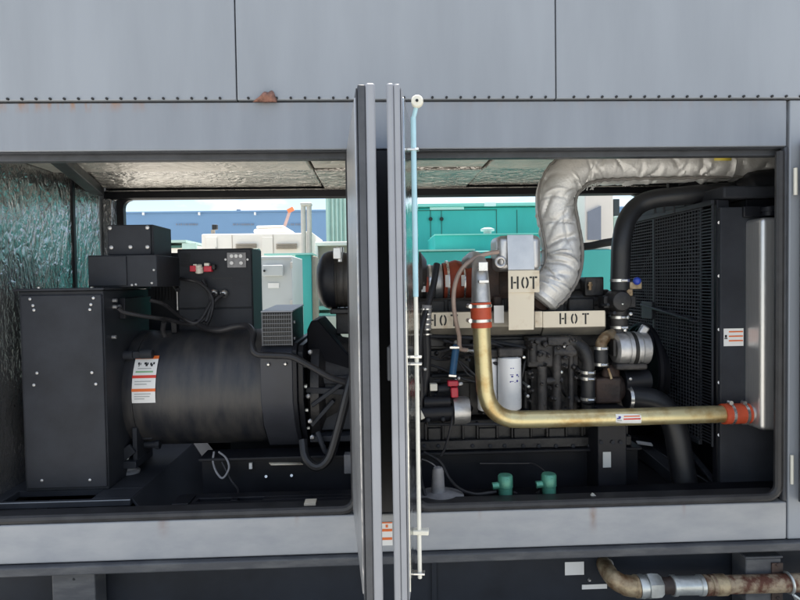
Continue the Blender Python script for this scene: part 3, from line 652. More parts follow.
# flywheel housing at the left (seen between the adapter and the door)
obj('flywheel_housing', MB().lathe((fx1+.055, AY, 1.05), (1,0,0), [(0,.27),(.02,.31),(.06,.31),(.09,.27),(.26,.24),(.44,.24)], 40), M['engine'], EN)
gp = [P(u, v, .5) for u, v in ((307,330),(311,321),(318,320),(345,352),(350,356),(350,372),(307,372))]
obj('housing_gusset', MB().prism([(p.x, p.z) for p in gp], 'y', .50, .90), M['deep'], EN, .006)
for v_ in (352, 366, 396, 421, 437): obj('housing_bolt', MB().lathe(P(308+2*(v_ % 3), v_, .40), (0.3,-1,0), [(0,.012),(.01,.012),(.014,.006)], 6), M['alu'], EN)
obj('housing_rib', MB().beam(P(312,405,.42), P(352,376,.42), .02, .05, (0,1,0)).beam(P(312,425,.44), P(334,400,.44), .02, .04, (0,1,0)).beam(P(306,390,.42), P(352,392,.42), .02, .03).fb(322, 376, 352, 384, .45, .6).fb(312, 403, 352, 430, .48, .6).fb(310, 436, 356, 442, .42, .6), M['black_box'], EN, .004)
obj('oil_tube', MB().tube(spl(PP([(318,432,.40),(322,444,.38),(326,452,.38),(333,452,.38),(338,440,.38)]), 6), .013, 10), M['black_box'], EN)
obj('dipstick_cap', MB().lathe(P(330,338,.6), (0,0,1), [(-.10,.012),(-.01,.012),(-.01,.026),(.012,.026),(.02,.012)], 16), M['black_box'], EN)
obj('bracket_clip', MB().fb(344, 455, 352, 474, .38, .44), M['greyplastic'], EN, .004)
# block
bx0, bx1 = P(408, 400, .52).x, P(628, 400, .52).x
obj('cylinder_block', MB().box(bx0, bx1, .56, 1.0, .90, 1.40).box(bx0+.05, bx1-.1, .50, .56, 1.08, 1.12).box(bx0+.05, bx1-.1, .52, .56, 1.25, 1.34), M['engine'], EN, .008)
hd = MB().box(bx0+.02, bx1-.06, .58, .98, 1.401, 1.505)
for i in range(6):
    x = bx0+.06+(bx1-bx0-.2)*i/6; hd.box(x, x+.14, .56, .70, 1.42, 1.50)
obj('cylinder_head', hd, M['engine'], EN, .01)
obj('rocker_cover', MB().box(bx0+.46, bx1-.12, .62, .95, 1.521, 1.60), M['engine'], EN, .025, seg=3)
# oil pan with ribs
pn = MB().box(bx0-.05, bx1-.02, .47, 1.0, ZRL+.001, .899)
zz0 = P(500, 458, .44).z
for u_ in (426, 443, 463, 477.5, 497, 512, 531, 547, 566, 582):
    x = P(u_, 440, .455).x; pn.box(x-.006, x+.006, .445, .47, ZRL+.05, .895)
for (ua, ub) in ((428, 441), (479, 496), (514, 530), (549, 565)): pn.fb(ua, 428, ub, 444, .455, .47)
pn.box(bx0-.05, bx1-.02, .43, .47, ZRL+.002, ZRL+.05)
obj('oil_pan', pn, M['engine'], EN, .004)
for u_ in (424, 438, 472, 489.5, 504, 522.5, 538, 555, 572, 588): obj('pan_bolt', MB().lathe(P(u_, 445, .445), (0,-1,0), [(0,.016),(.006,.016),(.008,.010),(.022,.010),(.024,.006)], 12), M['black_box'], EN)
obj('pan_pipe', MB().cyl(P(428, 424, .43), P(600, 424.5, .43), .008, n=10), M['black_box'], EN)
# starter motor
st = obj('starter_motor', MB().cyl(P(421, 413, .38), P(452, 411.5, .38), .042, n=24).cyl(P(424, 402, .36), P(450, 401, .36), .026, n=18).lathe(P(418,413,.38), (1,0,0), [(0,.02),(.012,.042)], 24), M['black'], EN)
obj('starter_nose', MB().lathe(P(453, 410.5, .38), (1,0,.02), [(0,.045),(0,.068),(.06,.066),(.078,.060),(.08,.03)], 28), M['alu'], st)
obj('white_plug', MB().beam(P(417, 409, .30), P(422, 419, .30), .03, .03), M['nylon'], EN, .004)
for u_, v_ in ((428, 420), (443, 419)): obj('starter_stud', MB().sph(P(u_, v_, .34), .012, 10), M['black_box'], EN)
# oil filters
for (u0, u1, vt, vb, yy) in ((484, 498, 358, 411, .44), (499, 522.3, 357, 410, .40)):
    a = P((u0+u1)/2, vb, yy); b = P((u0+u1)/2, vt, yy); r = (P(u1, 385, yy).x - P(u0, 385, yy).x)/2
    r = max(r, .050); h_ = (b-a).length
    if u0 < 490: a.x = P(498, 385, yy).x - r; 
    f = obj('oil_filter', MB().lathe((a.x, yy+.02, a.z), (0,0,1), [(0, r*.75), (.004, r*.92), (.012, r), (h_-.012, r), (h_-.004, r*.97), (h_, r*.80)], 36), M['filter'], EN)
    if u0 > 490:
        cxx, cyy = a.x, yy+.02
        mk = MB()
        def mark(du, z, w_, h2):
            a0 = du/r; n_ = 3
            vs = []
            for i in range(n_+1):
                an = a0 + (w_/r)*i/n_
                for zq in (z, z+h2): vs.append((cxx+(r+.0008)*math.sin(an), cyy-(r+.0008)*math.cos(an), zq))
            mk.add(vs, [(2*i, 2*i+2, 2*i+3, 2*i+1) for i in range(n_)])
        zt = a.z + h_
        for i, (du, dz, w_, h2) in enumerate(((-.008,.052,.007,.004),(.004,.052,.006,.004),(-.010,.083,.018,.003),(-.004,.094,.010,.008),(-.010,.115,.018,.003),(-.011,.119,.006,.006),(.022,.088,.010,.008),(.032,.094,.006,.006),(.022,.118,.010,.010),(.012,.12,.005,.003))): mark(du, zt-dz, w_, h2)
        obj('filter_print', mk, M['blueprint'], f)
    obj('filter_head', MB().box(a.x-r*1.05, a.x+r*1.05, yy-.02, .56, a.z+h_+.002, a.z+h_+.045), M['cast'], EN, .008)
# pipes and dark shapes behind the yellow pipe
obj('side_rail', MB().fb(430, 337, 528, 346, .50, .56).fb(430, 350, 470, 372, .52, .56).fb(472, 340, 530, 352, .47, .56).fb(430, 377, 470, 400, .54, .565), M['engine'], EN, .005)
obj('fuel_line', MB().tube(spl(PP([(430,336,.46),(470,338,.46),(500,343,.44),(528,348,.44)]), 6), .009, 10).tube(spl(PP([(432,376,.48),(455,375,.48),(473,374,.48)]), 6), .008, 10), M['black_box'], EN)
obj('brass_fitting', MB().cyl(P(460, 350, .40), P(474, 351, .40), .007, n=8).cyl(P(464, 350.2, .40), P(468, 350.4, .40), .012, n=6), M['clamp'], EN)
# fuel module
fm = MB().fb(528, 337, 579, 367, .40, .56).fb(531, 368, 541, 425, .47, .56).fb(546, 352, 578, 425, .46, .56).fb(570, 337, 582, 352, .42, .5).fb(548, 337, 571, 346, .38, .42)
obj('fuel_module', fm, M['cast'], EN, .008, seg=3)
fp = MB()
for a, b, r in (((542,366),(542,428),.024), ((557,346),(556.5,424),.022), ((546,381),(562,380.5),.018), ((533,343),(533,362),.02), ((571,352),(571,420),.014), ((548,412),(566,411),.014), ((553,352),(575,352),.025)):
    fp.cyl(P(*a, .40), P(*b, .40), r, n=14)
obj('module_pipe', fp, M['cast'], EN)
fk = MB(); rnd = random.Random(3)
for i in range(46):
    u_, v_ = rnd.uniform(529, 580), rnd.uniform(338, 422); r = rnd.uniform(.006, .016)
    fk.lathe(P(u_, v_, .40), (rnd.uniform(-.2,.2),-1,rnd.uniform(-.2,.2)), [(-.03, r*1.2), (0, r), (rnd.uniform(.008,.03), r*.9), (.032, r*.4)], rnd.choice((6, 12)))
obj('module_boss', fk, M['cast'], EN)
obj('module_cap', MB().lathe(P(569, 350, .41), (0,-1,0), [(0,.045),(.012,.045),(.016,.030),(.03,.028),(.032,.01)], 24).lathe(P(541, 356, .40), (0,-1,0), [(0,.028),(.01,.028),(.014,.014)], 18), M['cast'], EN)
obj('block_detail', MB().fb(514, 380, 530, 425, .50, .56).cyl(P(519,395,.47), P(519,420,.47), .014, n=10).cyl(P(526,370,.48), P(526,424,.48), .016, n=10).cyl(P(511,412,.46), P(528,413,.46), .02, n=12), M['engine'], EN, .004)
bk = MB()
for i in range(60):
    u_, v_ = rnd.uniform(420, 600), rnd.choice((rnd.uniform(338, 372), rnd.uniform(376, 424))); r = rnd.uniform(.006, .018)
    bk.lathe(P(u_, v_, .535), (rnd.uniform(-.3,.3),-1,rnd.uniform(-.3,.3)), [(-.03, r*1.2), (0, r), (rnd.uniform(.008,.035), r*.9), (.038, r*.4)], rnd.choice((6, 10)))
obj('block_boss', bk, M['engine'], EN)
# HOT heat shields
def stencil(mb, ch, o_, h_, t=.0012):
    w_ = h_*.62; b_ = h_*.15; g_ = h_*.07
    def q(x0, x1, z0, z1): mb.box(o_.x+x0, o_.x+x1, o_.y-t, o_.y-.0003, o_.z+z0, o_.z+z1)
    if ch == 'H':
        q(0, b_, 0, h_); q(w_-b_, w_, 0, h_); q(b_+g_*.6, w_-b_-g_*.6, h_*.44, h_*.57)
    elif ch == 'T':
        q(0, w_/2-b_/2-g_*.5, h_-b_*.95, h_); q(w_/2+b_/2+g_*.5, w_, h_-b_*.95, h_); q(w_/2-b_/2, w_/2+b_/2, 0, h_)
    else:
        for sgn in (-1, 1):
            pts = []
            for rr_ in (0, 1):
                rg = range(9) if rr_ == 0 else range(8, -1, -1)
                for i in rg:
                    a = math.radians(17 + (163-17)*i/8); k_ = 1 if rr_ == 0 else 0
                    ax, az = (w_/2)*.98-(0 if k_ else b_), h_/2-(0 if k_ else b_*.9)
                    pts.append((o_.x + w_/2 + sgn*ax*math.sin(a), o_.z + h_/2 + az*math.cos(a)))
            mb.prism(pts, 'y', o_.y-t, o_.y-.0003)
def hot(parent, us, v0, v1, y, k=1.0):
    mb = MB()
    for ch, u_ in zip('HOT', us):
        a = P(u_, v1, y); b = P(u_, v0, y); stencil(mb, ch, V((a.x, y, a.z)), b.z-a.z)
    obj('stencil_lettering', mb, M['ink'], parent)
s1 = obj('heat_plate', MB().fb(428.5, 312.3, 476, 328.3, .42, .424), M['cream'], EN, .001)
hot(s1, (428.6, 439.6, 450.6), 314.5, 326.3, .42)
s2 = obj('heat_plate', MB().fb(543, 311, 605, 327, .42, .424), M['cream'], EN, .001)
hot(s2, (559.5, 570.8, 582.2), 313.2, 324.2, .42)
obj('heat_plate', MB().fb(535, 311.5, 542.6, 327.5, .424, .428).cyl(P(537,321.5,.424), P(537,321.5,.421), .004, n=8), M['cream'], EN, .001)
obj('heat_plate', MB().fb(494, 305.5, 504, 323, .40, .404), M['white'], EN, .001)
hs = MB()
for u0, u1 in ((423, 543), (543.8, 606)):
    x0_, x1_, z0_, z1_ = rect(u0, 312, u1, 336, .43)
    hs.prism([(.4295, z1_), (.4295, P(u0, 328, .43).z), (.47, z0_), (.56, z0_), (.56, z1_)], 'x', x0_, x1_)
obj('heat_shield', hs, M['creamlow'], EN, .003)
# turbo shield with the big HOT plate
x0_, x1_, z0_, z1_ = rect(497.5, 235, 542, 271, .36)
ts = obj('turbo_shield', MB().box(x0_, x1_, .36, .56, z0_, z1_), M['galv'], EN, .03, seg=4)
pl = P(508.5, 282, .33); pr_ = P(535, 282, .33)
zt, zb = P(521, 234.5, .34).z, P(521, 330, .33).z; zk = P(521, 270, .335).z
pb = MB().hexa([(pl.x,.335,zb),(pr_.x-.006,.335,zb),(pr_.x-.006,.339,zb),(pl.x,.339,zb),(pl.x,.335,zk),(pr_.x,.335,zk),(pr_.x,.339,zk),(pl.x,.339,zk)])
obj('shield_plate', pb, M['cream'], ts, .001)  # cream below the grey strap: warm ground bounce put into the colour
obj('shield_strap', MB().hexa([(pl.x,.335,zk+.001),(pr_.x,.335,zk+.001),(pr_.x,.339,zk+.001),(pl.x,.339,zk+.001),(pl.x,.353,zt),(pr_.x,.353,zt),(pr_.x,.357,zt),(pl.x,.357,zt)]), M['galv'], ts, .001)
hp = obj('heat_plate', MB().fb(508.3, 270.5, 539.5, 292.5, .328, .333), M['cream'], ts, .001)
hot(hp, (511, 521.2, 529.6), 276.5, 289, .328)
obj('shield_eye', MB().ring(P(500.5, 262, .355), (0,-1,0), .022, .008, 20, 8), M['galv'], ts)
# manifold and boxes behind
obj('exhaust_manifold', MB().cyl(P(535, 301, .62), P(608, 299, .62), .052, n=24).fb(585, 277, 604, 296, .55, .75).fb(543, 284, 566, 302, .58, .7), M['engine'], EN, .006)
obj('manifold_sensor', MB().cyl(P(590, 290, .53), P(590, 282, .53), .009, n=8).cyl(P(590, 286, .53), P(590, 284, .53), .013, n=6), M['rusttan'], EN)
obj('turbo_housing', MB().lathe(P(482, 286, .72), (1,0,0), [(0,.06),(.01,.12),(.05,.15),(.12,.15),(.17,.11),(.18,.05)], 32), M['rustcast'], EN)
obj('turbo_bracket', MB().fb(486, 258, 500, 300, .5, .6).fb(494, 296, 502, 306, .45, .6), M['rustcast'], EN, .008)
# aluminium thermostat elbow feeding the yellow pipe
el_ = spl([P(468, 262, .55), P(474, 258, .42), P(479, 262, .30), P(480, 275, .22), P(481, 303, .20)], 6)
obj('outlet_elbow', MB().tube(el_, [.034]*13+[.034+.009*i/(len(el_)-14) for i in range(len(el_)-13)], 22), M['alu'], EN)
obj('elbow_clip', MB().fb(479, 280, 489, 283, .14, .2), M['clamp'], EN, .002)
obj('elbow_clip', MB().fb(478.5, 262, 488, 271, .16, .22), M['clamp'], EN, .002)
# blue solenoid, red plug
obj('sensor_sleeve', MB().tube(PP([(456.5,345,.36),(454,362,.36),(452.5,376,.36)]), .017, 14), M['bluehose'], EN)
obj('sleeve_clip', MB().beam(P(449.5,347.5,.345), P(459.5,347.5,.345), .012, .012), M['clamp'], EN, .002)
obj('sleeve_clip', MB().beam(P(448.5,375.5,.345), P(456.5,376,.345), .012, .012), M['clamp'], EN, .002)
obj('sleeve_nut', MB().sph(P(456,342.5,.36), .012, 8), M['clamp'], EN)
obj('red_plug', MB().fb(448, 381, 458.5, 386.5, .34, .38).beam(P(454, 387, .36), P(454.5, 397, .36), .034, .034, (0,1,0)), M['redplug'], EN, .004)
obj('sensor_body', MB().cyl(P(438,389,.40), P(449,388,.40), .02, n=12).cyl(P(434,381,.4), P(440,380,.4), .006, n=8), M['black_box'], EN)
obj('white_connector', MB().fb(430, 384, 437.5, 391, .36, .40), M['nylon'], EN, .003)
# rear details right: pump and small hoses
obj('water_pump', MB().lathe(P(610, 388, .46), (0,-1,0), [(-.10,.08),(0,.085),(.03,.075),(.05,.04)], 24).fb(596, 378, 622, 404, .38, .5).lathe(P(609,374,.44), (.2,-1,0), [(0,.05),(.03,.045),(.04,.02)], 20), M['rustcast'], EN, .012, seg=3)
obj('pump_slot', MB().beam(P(608,368,.375), P(611.5,379,.375), .012, .008, (0,1,0)), M['rusttan'], EN, .002)
obj('drive_motor', MB().cyl(P(623, 381, .45), P(648, 379.5, .45), .052, n=28), M['black'], EN)
def hose(name, pts, r, m='hose', bands=(), parent=EN, k=8, n=18):
    q = spl(PP(pts), k); h = obj(name, MB().tube(q, r, n), M[m], parent)
    for t in bands:
        i = min(int(t*(len(q)-1)), len(q)-2); d = q[i+1]-q[i]
        bnd = MB().band(q[i], d, r, .014); sp = d.cross(V((0,1,0))).normalized()
        bnd.cyl(q[i]+V((0,-r-.004,0))-sp*.014, q[i]+V((0,-r-.004,0))+sp*.014, .0065, n=8)
        obj('hose_clamp', bnd, M['clamp'], h)
    return h
hose('bypass_hose', [(588,372,.36),(588,388,.36),(588,402,.36)], .034, bands=(.06,.2,.93))
hose('bypass_elbow', [(560,341,.42),(575,343,.40),(584,350,.37),(588,362,.36),(588,371,.36)], .030, 'engine')
hose('short_hose', [(601,348,.37),(601,358,.37),(601,366,.37)], .033, bands=(.05,.9))
hose('brass_elbow', [(612,334,.45),(606,337,.40),(601.5,343,.38),(601,349,.37)], .027, 'rusttan')
hose('pump_neck', [(588,402,.36),(588,410,.38),(590,424,.44)], .03, 'engine')
# belt-driven charging alternator
ca = obj('charging_alternator', MB().lathe(P(613, 349, .42), (1,0,.01), [(0,.03),(.0,.06),(.012,.076),(.05,.082),(.05,.078),(.062,.078),(.062,.084),(.11,.084),(.112,.076),(.125,.076),(.127,.082),(.165,.078),(.18,.05),(.18,.02)], 36), M['alu'], EN)
obj('winding_band', MB().lathe(P(629, 349, .42), (1,0,.01), [(0,.06),(0,.0865),(.018,.0865),(.018,.06)], 36).fb(613.5, 340, 616, 356, .34, .40), M['ink'], ca)
obj('charger_bracket', MB().fb(617, 364, 648, 370, .36, .5), M['cast'], EN, .008)
obj('charger_arm', MB().beam(P(640,336,.42), P(646,326,.42), .03, .04), M['alu'], EN, .008)
# thermostat stack
obj('thermostat_housing', MB().lathe(P(620, 301, .42), (0,-1,0), [(-.08,.055),(0,.055),(.02,.048),(.03,.048),(.034,.03),(.035,.01)], 26).cyl(P(620,290,.46), P(619,334,.46), .042, n=22).fb(604, 296, 636, 308, .44, .52), M['engine'], EN, .004)
for v_ in (317, 327): 
    q = P(619.5, v_, .46); obj('hose_clamp', MB().band(q, (0,0,1), .043, .013).cyl(q+V((-.012,-.048,0)), q+V((.02,-.048,0)), .007, n=8), M['clamp'], EN)
obj('sensor', MB().sph(P(637, 281, .42), .020, 12), M['bluecap'], EN)
obj('sensor_bracket', MB().fb(630, 282, 642, 289, .43, .45).fb(627, 289, 633, 296, .42, .45), M['rusttan'], EN, .003)
obj('belt_guard', MB().ring((P(648,368,.6).x, .66, P(648,368,.6).z), (1,0,0), .22, .02, 40, 8).ring((P(645,345,.5).x, .52, P(645,345,.5).z), (1,0,0), .085, .018, 30, 8).lathe((P(652,372,.66).x, .68, P(652,372,.66).z), (1,0,0), [(0,.05),(0,.17),(.03,.17),(.03,.05)], 36), M['deep'], EN)
# hose going up to the radiator
hose('upper_hose', [(620,290,.46),(620.5,265,.46),(621.5,243,.46),(626,222,.48),(637,206.5,.50),(654,199,.49),(680,196,.47),(708,193.5,.46),(738,191,.44)], .047, bands=(.05,), n=22)
hose('lower_hose', [(626,397,.42),(640,398,.42),(656,402,.41),(669,414,.40),(676,432,.38),(681,460,.36),(688,502,.33)], [.058]*49, bands=(), n=22)
q = P(628, 398, .42); obj('hose_clamp', MB().band(q, (1,0,-.03), .060, .016), M['clamp'], EN)
hose('breather_pipe', [(576,247,.95),(590,246,.88),(604,243,.8),(618,241,.7)], .022, 'black_box')
# thin hoses in front of engine
obj('clear_hose', MB().tube(spl(PP([(498,252,.34),(486,254,.30),(472,260,.28),(461,270,.28),(455,285,.28),(453.5,302,.28),(456,322,.30),(459,335,.33),(460,348,.36),(466,350,.39)]), 8), .0105, 12), M['clearhose'], EN)
obj('black_harness', MB().tube(spl(PP([(437,264,.5),(434,282,.46),(428,305,.42),(421,330,.38),(419,360,.36),(421,390,.36),(419,412,.36)]), 8), .016, 12).tube(spl(PP([(426,330,.42),(427,360,.42),(424,395,.42),(420,420,.42)]), 6), .02, 12), M['rubber'], EN)
obj('harness_boot', MB().tube(PP([(427,305,.42),(426,330,.42)]), .024, 14), M['greyplastic'], EN)
bd = MB()
for v_ in (309, 314, 319, 324, 329, 334): bd.band(P(426.5, v_, .42), (0,0,1), .026, .007)
obj('boot_ring', bd, M['clamp'], EN)
rnd = random.Random(21); wr = MB()
for i in range(16):
    u_, v_ = rnd.uniform(418, 470), rnd.uniform(336, 376); du, dv = rnd.uniform(20, 70), rnd.uniform(-10, 50)
    if i > 8: u_, v_, du, dv = rnd.uniform(495, 585), rnd.uniform(336, 372), rnd.uniform(-25, 40), rnd.uniform(20, 60)
    yy = rnd.uniform(.44, .50)
    wr.tube(spl(PP([(u_, v_, yy), (u_+du*.3, v_+dv*.1+rnd.uniform(-6,6), yy-.02), (u_+du*.7, v_+dv*.6+rnd.uniform(-6,6), yy-.02), (u_+du, min(424, v_+dv), yy)]), 6), rnd.uniform(.004, .009), 8)
obj('wiring_harness', wr, M['rubber'], EN)
for i in range(30):
    u_, v_ = rnd.choice(((rnd.uniform(424, 470), rnd.uniform(338, 400)), (rnd.uniform(505, 600), rnd.uniform(338, 422)), (rnd.uniform(600, 640), rnd.uniform(300, 380))))
    obj('bolt_head', MB().lathe(P(u_, v_, .395), (rnd.uniform(-.3,.3),-1,rnd.uniform(-.2,.2)), [(-.06,.006),(0,.006),(0,.0085),(.008,.0085),(.010,.005)], 6), M[rnd.choice(('galvnut','clamp','alu','black_box'))], EN)
obj('starter_cable', MB().tube(spl(PP([(454,398,.36),(452,420,.34),(446,445,.33),(441,456,.33)]), 6), .006, 8), M['rubber'], EN)

# ------------------------------------------------------------------ air cleaner
AC = thing('air_cleaner', 'black ribbed air cleaner canister joined to a red hump hose', 'air cleaner', (P(350,308,.85).x, .85, P(350,308,.85).z))
a0 = P(318, 282, .85); AX = a0.x; az_ = P(345, 280, .85).z
obj('end_cap', MB().lathe((AX, .85, az_), (1,0,0), [(0,.05),(.0,.085),(.012,.115),(.035,.148),(.06,.160),(.085,.163),(.10,.163),(.10,.12)], 44), M['black'], AC)
pf = [(.101,.12),(.101,.155)]
t = .11
while t < .56: pf += [(t,.150),(t+.006,.154),(t+.012,.150)]; t += .03
pf += [(.57,.15),(.60,.11),(.60,.05)]
obj('canister', MB().lathe((AX, .85, az_), (1,0,0), pf, 44), M['canister'], AC)
obj('clamp_latch', MB().box(AX+.10, AX+.14, .66, .70, az_+.11, az_+.17), M['steel'], AC, .003)
obj('filter_minder', MB().lathe((P(340,258,.7).x, .70, P(340,258,.7).z-.02), (0,0,1), [(0,.016),(.05,.016),(.05,.022),(.075,.022),(.08,.012)], 14), M['steel'], AC)
obj('mount_bracket', MB().fb(336, 311, 352, 334, .75, .95).fb(330, 309, 352, 314, .70, 1.0), M['engine'], AC, .006)
xq = P(414, 283, .85).x; zq = P(440, 283, .85).z
def lz(u0, u1, r, m, nm, par=AC):
    xa_, xb_ = P(u0, 283, .82).x, P(u1, 283, .82).x
    return obj(nm, MB().lathe((xa_, .85, zq), (1,0,0), [(0,r*.8),(0,r),(xb_-xa_,r),(xb_-xa_,r*.8)], 32), M[m], par)
lz(400, 434, .100, 'ductgrey', 'intake_duct'); 
duct = AC.children[-1]
obj('duct_cone', MB().lathe((P(434.5,283,.82).x, .85, zq), (1,0,0), [(0,.09),(0,.108),(.02,.112),(.04,.104),(.045,.09)], 32), M['alu'], AC)
xa_, xb_ = P(443, 283, .82).x, P(472, 283, .82).x; L_ = xb_-xa_
rh = obj('hump_hose', MB().lathe((xa_, .85, zq), (1,0,0), [(0,.09),(0,.112),(L_*.15,.112),(L_*.3,.122),(L_*.45,.128),(L_*.6,.122),(L_*.75,.112),(L_,.112),(L_,.09)], 36), M['humphose'], AC)
for u_ in (418, 424, 431, 449, 465):
    q = V((P(u_, 283, .73).x, .85, zq)); rr_ = .101 if u_ < 435 else .122 if u_ == 449 else .115
    obj('hose_clamp', MB().band(q, (1,0,0), rr_, .013, .003, 36), M['clamp'], AC)
for (u0, v0, u1, v1) in ((420,277,424,284), (421.5,286,425.5,292), (445.5,275,449,287), (461.5,275,465,286)): obj('clamp_tag', MB().fb(u0, v0, u1, v1, .712, .722), M['white'], AC)
obj('duct_tag', MB().fb(424.5, 277, 428.5, 292, .736, .741), M['silicone'], duct)

# ------------------------------------------------------------------ yellow coolant pipe
CP = thing('coolant_pipe', 'bent yellow zinc coolant pipe with red silicone couplings', 'pipe', P(600, 428, .2))
YC_ = .20
pp = [P(481, 318, YC_), P(482.5, 350, YC_), P(484.5, 382, YC_)]
cb = P(522, 383, YC_)    # bend
bend = [P(485.5, 392, YC_), P(489.5, 404, YC_), P(497, 413, YC_), P(508, 418.3, YC_), P(521, 419.5, YC_)]
path = spl(pp + bend, 6) + [P(560, 418.7, YC_), P(640, 416.5, YC_), P(735, 413.6, YC_)]
pi_ = obj('pipe_tube', MB().tube(path, .0395, 28), M['zincpipe'], CP)
def coup(a, b, nm):
    a, b = V(a), V(b); L_ = (b-a).length
    c = obj(nm, MB().lathe(a, b-a, [(0,.040),(0,.047),(L_,.047),(L_,.040)], 32), M['silicone'], CP)
    return c, (b-a).normalized(), L_
c1, d1, L1 = coup(P(480.6, 302.5, YC_), P(481.6, 327.5, YC_), 'silicone_coupling')
for v_ in (306, 320.5):
    q = P(481, v_, YC_); b_ = MB().band(q, d1, .0475, .013).cyl(q+V((-.05,-.02,0)), q+V((-.055,.03,0)), .010, n=8)
    obj('hose_clamp', b_, M['clamp'], c1)
c2, d2, L2 = coup(P(722.5, 414, YC_), P(748, 413.2, YC_), 'silicone_coupling')
for u_ in (730, 743.5):
    q = P(u_, 413.7, YC_); b_ = MB().band(q, d2, .0475, .013).lathe(q+V((-.012,-.01,.056)), (0,-1,.0), [(0,.006),(.0,.010),(.022,.010),(.022,.005)], 10).beam(q+V((-.008,-.01,.045)), q+V((-.008,-.01,.06)), .008, .02)
    obj('hose_clamp', b_, M['clamp'], c2)
fl = obj('flow_label', MB().add([V((P(u,416,.16).x, YC_-(.0402)*math.cos(a), P(u,416.8,.2).z+(.0402)*math.sin(a))) for a in (-.55,-.3,0,.3,.55) for u in (616, 641.5)], [(2*i,2*i+1,2*i+3,2*i+2) for i in range(4)]), M['white'], CP)
zc_ = P(628, 416.8, .2).z
def curvemark(u0, u1, a0, a1, m):
    obj('label_print', MB().add([V((P(u,416,.16).x, YC_-.0408*math.cos(a), zc_+.0408*math.sin(a))) for a in (a0,(a0+a1)/2,a1) for u in (u0, u1)], [(0,1,3,2),(2,3,5,4)]), M[m], fl)
curvemark(623.5, 640.5, -.10, .06, 'redprint'); curvemark(624, 640, .22, .34, 'orange'); curvemark(617, 620.5, .0, .14, 'blueprint'); curvemark(618.6, 621, .1, .32, 'blueprint'); curvemark(617.3, 621.8, -.22, -.1, 'greyprint')

# ------------------------------------------------------------------ surge tank
STK = thing('surge_tank', 'tall stainless coolant tank standing at the right end', 'tank', (P(762, 430, .2).x, .22, P(762, 430, .2).z))
x0_, x1_, z0_, z1_ = rect(761.5, 217, 786, 431, .12); x1_ = x0_ + .17
tk = obj('tank_shell', MB().box(x0_, x1_, .12, .275, z0_, z1_), M['stainless'], STK, .022, seg=5)
obj('tank_seam', MB().box(x0_-.002, x0_, .245, .250, z0_+.03, z1_-.03), M['alu'], STK)
obj('tank_stub', MB().cyl(P(746, 413, YC_), P(764, 412.5, YC_), .040, n=28), M['alu'], STK)
obj('filler_cap', MB().lathe(P(769, 216, .2), (0,0,1), [(0,.03),(.02,.03),(.02,.036),(.04,.034),(.045,.02)], 24), M['black'], STK)
obj('tank_bracket', MB().fb(744, 206, 783, 217, .22, .32), M['black'], STK, .004)

# ------------------------------------------------------------------ radiator
RD = thing('radiator', 'black radiator with a wire guard facing the engine', 'radiator', (1.7, .72, .52))
RX = 1.583; rz0, rz1 = .80, 1.93; ry0, ry1 = .27, 1.25
obj('radiator_core', MB().box(1.74, 1.93, ry0, ry1, .60, 1.96), M['deep'], RD, .006)
obj('side_shroud', MB().box(1.60, 1.94, ry1+.051, ry1+.06, .475, 1.96), M['black'], RD)
obj('top_tank', MB().box(1.62, 1.95, ry0-.02, ry1+.03, 1.961, 2.02), M['black_box'], RD, .01)
obj('support_frame', MB().box(1.60, 1.66, ry0, ry0+.04, .475, 1.959).box(1.60, 1.66, ry1, ry1+.05, .475, 1.959).box(1.60, 1.94, ry0+.05, ry1-.01, .475, .598), M['black'], RD, .006)
x0_, x1_, z0_, z1_ = rect(723.5, 207, 748, 498, .235)
sp_ = obj('side_panel', MB().box(1.597, 1.96, .235, .262, .475, z1_), M['black_box'], RD, .004)
lb = obj('warning_label', MB().fb(723.8, 328.5, 743.5, 346, .2325, .2345), M['white'], sp_)
obj('label_print', MB().fb(729, 331, 743, 332.3, .231, .2323).fb(729, 335.5, 743, 336.8, .231, .2323).fb(729, 340, 743, 341.3, .231, .2323), M['orange'], lb)
obj('label_print', MB().fb(725, 335, 727, 337.5, .231, .2323).fb(724.6, 338, 727.5, 339, .231, .2323), M['ink'], lb)
gd = MB(); nz = 64
for i in range(nz+1):
    z = rz0+(rz1-rz0)*i/nz; gd.box(RX-.0015, RX+.0015, .385, ry1, z-.0027, z+.0027)
for i in range(31):
    y = .40+(ry1-.40)*i/30; gd.box(RX-.0035, RX-.0016, y-.0018, y+.0018, rz0, rz1)
obj('wire_guard', gd, M['guard'], RD)
lv = MB()
for i in range(76):
    z = rz0+.0+(rz1-rz0)*i/76; lv.box(RX-.003, RX+.003, .282, .372, z, z+.0055)
lv.box(RX-.004, RX+.004, .274, .281, rz0-.01, rz1+.005).box(RX-.004, RX+.004, .373, .384, rz0-.01, rz1+.005)
obj('louvre_strip', lv, M['black_box'], RD)
fr = MB().box(RX-.006, RX+.012, .86, .885, rz0, rz1).box(RX-.006, RX+.012, ry1+.001, ry1+.04, rz0-.02, rz1+.02).box(RX-.006, RX+.012, .28, ry1, rz1+.006, rz1+.03).box(RX-.006, RX+.012, .385, ry1, rz0-.03, rz0-.006)
fr.beam((RX-.012, .40, 1.38), (RX-.012, 1.0, 1.44), .03, .012, (0,0,1)).box(RX-.02, RX-.008, .86, 1.0, 1.36, 1.46)
obj('guard_frame', fr, M['black_box'], RD, .003)
obj('fan_shroud', MB().ring((RX+.06, .76, 1.33), (1,0,0), .46, .03, 60, 10), M['deep'], RD)
fn = obj('cooling_fan', MB().lathe((RX+.03, .76, 1.33), (1,0,0), [(0,.04),(0,.11),(.06,.12),(.06,.04)], 28), M['deep'], RD)
